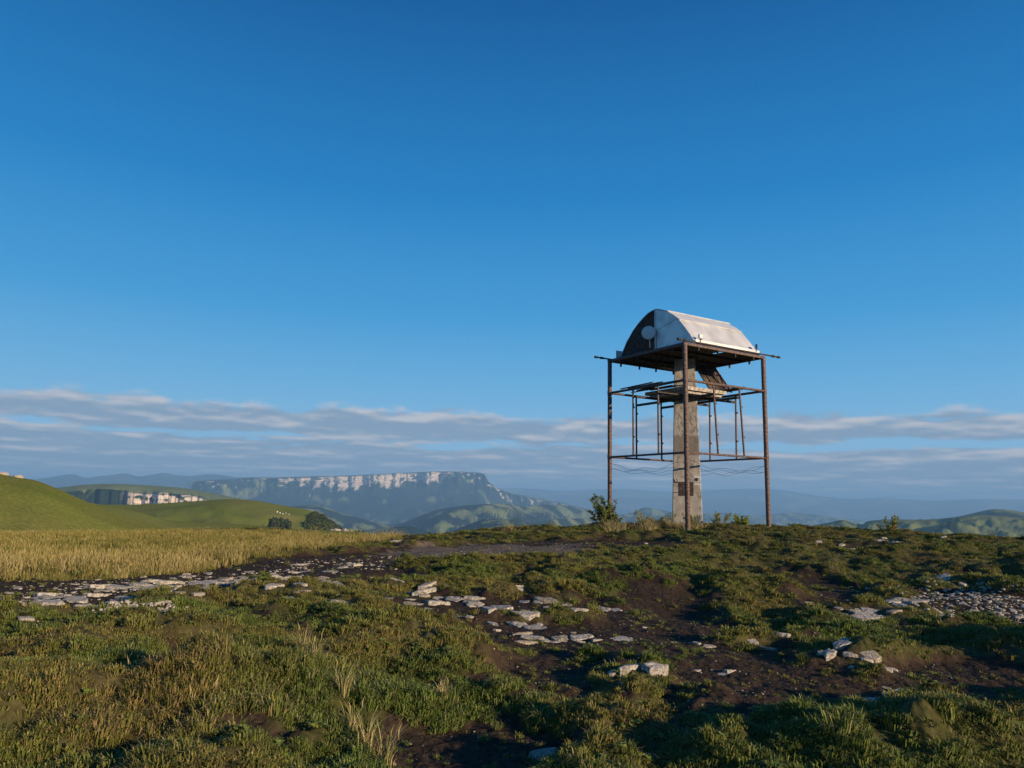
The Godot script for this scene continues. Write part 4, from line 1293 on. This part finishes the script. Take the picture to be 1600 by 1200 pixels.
func crown_mesh(sd: int) -> ArrayMesh:
	var r := RandomNumberGenerator.new()
	r.seed = sd
	var st := mb()
	for k in 70:
		var d := Vector3(r.randf_range(-1, 1), r.randf_range(-0.7, 1.2), r.randf_range(-1, 1)).normalized()
		var p := d * Vector3(0.5, 0.62, 0.5) * r.randf_range(0.6, 1.0) + Vector3(0, 0.65, 0)
		var s := d.cross(Vector3(r.randf_range(-1, 1), 1, r.randf_range(-1, 1))).normalized() * 0.24
		var u := d.cross(s).normalized() * 0.24
		st.set_color(Color(0.045, 0.06, 0.022).lerp(Color(0.08, 0.095, 0.035), r.randf()))
		quad(st, p - s - u, p + s - u, p + s + u + d * 0.1, p - s + u + d * 0.1)
	return done(st)

func make_far_things() -> void:
	rng.seed = 91
	var crown := crown_mesh(3)
	# woods on the meadow hill
	var spots := []
	var tints := []
	var drop := func(q: float) -> float:
		var pr := [[0.0, 0.0], [60.0, 6.0], [160.0, 24.0], [260.0, 48.0], [420.0, 80.0]]
		for i in pr.size() - 1:
			if q <= pr[i + 1][0]: return lerpf(pr[i][1], pr[i + 1][1], (q - pr[i][0]) / (pr[i + 1][0] - pr[i][0]))
		return 80.0
	for k in 4200:
		var wood := rng.randf()
		var s := 0.685 + 0.18 * pow(rng.randf(), 0.65) if wood < 0.8 else rng.randf_range(0.62, 0.67)
		var q := rng.randf_range(28.0, 210.0) if wood < 0.8 else rng.randf_range(100.0, 190.0)
		if wood < 0.8 and q < 140.0 * (0.76 - s) / 0.07: continue
		if n_far.get_noise_2d(s * 60.0, q / 40.0) < -0.12: continue
		var p := crest_at(HILL_MEADOW, s)
		var out := Vector3(-p.x, 0, -p.z).normalized()
		var v := p + out * q
		var away := clampf(q / (190.0 * 1.2), 0.0, 1.0)
		var g := n_far.get_noise_2d(v.x / 190.0, v.z / 190.0)
		var g2 := n_far.get_noise_2d(v.x / 190.0 * 3.3 + 50.0, v.z / 190.0 * 3.3)
		var cut := 1.0 - 2.0 * absf(n_far.get_noise_2d(v.x / 190.0 * 1.3 + 9.0, v.z / 190.0 * 1.3))
		v.y = p.y - drop.call(q) + 16.0 * away * (0.7 * g + 0.3 * g2 + 0.5 * cut - 0.4) - 1.0
		var size := rng.randf_range(1.8, 4.0)
		spots.append(Transform3D(Basis(Vector3.UP, rng.randf() * TAU).scaled_local(Vector3(size, size * 1.1, size)), v))
		var c := rng.randf_range(0.6, 1.0)
		tints.append(Color(c, c, c))
	tag(scatter("distant_wood", crown, M.leaf, spots, tints), "dark wood covering the end of the meadow hill", "wood", "", "stuff")
	# crags
	var crag := stone_mesh(170, 0.3)
	for c in [[0.262, 2.6, 1.3], [0.325, 2.4, 1.2], [0.338, 1.8, 0.9]]:
		var p := crest_at(HILL_LEFT, c[0])
		var o := obj("rock_outcrop", crag, M.stone)
		o.transform = Transform3D(Basis(Vector3.UP, c[0] * 40.0).scaled_local(Vector3(c[1], c[2] * 1.4, c[1])), p)
		tag(o, "pale rock outcrop on the brow of the smooth green hill", "rocks", "outcrops on the green hill")
	for c in [[0.722, 5.0, 6.0], [0.738, 7.0, 8.0], [0.757, 8.0, 9.0], [0.772, 5.0, 6.0]]:
		var p := crest_at(SPUR, c[0])
		var o := obj("rock_outcrop", crag, M.stone)
		o.transform = Transform3D(Basis(Vector3.UP, c[0] * 90.0).scaled_local(Vector3(c[1], c[2], c[1])), p)
		tag(o, "buff rock outcrop at the foot of the distant dark wood", "rocks", "outcrops below the wood")
	for k in 5:
		var s := 0.632 + 0.008 * k
		var p := crest_at(HILL_MEADOW, s)
		var out := Vector3(-p.x, 0, -p.z).normalized()
		var o := obj("rock_outcrop", crag, M.dish_white)
		o.transform = Transform3D(Basis(Vector3.UP, k * 1.7).scaled_local(Vector3(1.4, 1.8, 1.4)), p + out * (62.0 + 4.0 * (k % 3)) + Vector3(0, -6.8 - 0.45 * (k % 3), 0))
		tag(o, "small white rock in a row across the distant meadow", "rocks", "white rocks on the meadow hill")


# ------------------------------------------------------------------
func set_noise(n: FastNoiseLite, sd: int, freq: float, octaves: int) -> void:
	n.seed = sd
	n.frequency = freq
	n.fractal_octaves = octaves

func _ready() -> void:
	var cam := Camera3D.new()
	cam.name = "camera"
	cam.fov = 54.9
	cam.far = 90000.0
	cam.near = 0.1
	cam.transform = Transform3D(Basis(Vector3.RIGHT, deg_to_rad(9.05)) * Basis(Vector3.BACK, deg_to_rad(1.2)), Vector3(0, 1.6, 0))
	add_child(cam)
	cam.current = true
	var env := Environment.new()
	env.background_mode = Environment.BG_SKY
	env.sky = Sky.new()
	var pano := PanoramaSkyMaterial.new()
	pano.panorama = ImageTexture.create_from_image(sky_picture())
	pano.energy_multiplier = 0.625
	env.sky.sky_material = pano
	env.tonemap_mode = Environment.TONE_MAPPER_LINEAR
	env.tonemap_exposure = 1.6
	env.fog_enabled = true
	env.fog_density = 0.00008
	env.fog_light_color = lin(0.3, 0.6, 1.0)
	env.sdfgi_enabled = true
	env.ssao_enabled = true
	env.ssil_enabled = true
	var we := WorldEnvironment.new()
	we.name = "world"
	we.environment = env
	add_child(we)
	var sun := DirectionalLight3D.new()
	sun.name = "sun"
	sun.light_energy = 1.6
	sun.light_angular_distance = 0.5
	sun.light_color = Color(1.0, 0.89, 0.74)
	sun.shadow_enabled = true
	sun.look_at_from_position(Vector3(0.745, 0.229, 0.627), Vector3.ZERO)
	add_child(sun)

	set_noise(n_big, 1, 0.16, 2)
	set_noise(n_mid, 2, 0.5, 3)
	set_noise(n_small, 3, 2.2, 3)
	set_noise(n_soil, 4, 0.33, 4)
	set_noise(n_dry, 6, 0.3, 3)
	set_noise(n_far, 7, 1.0, 4)
	make_materials()
	make_far_land()
	make_ground()
	make_tower()
	make_stones()
	make_turf()
	make_field()
	make_plants()
	make_far_things()
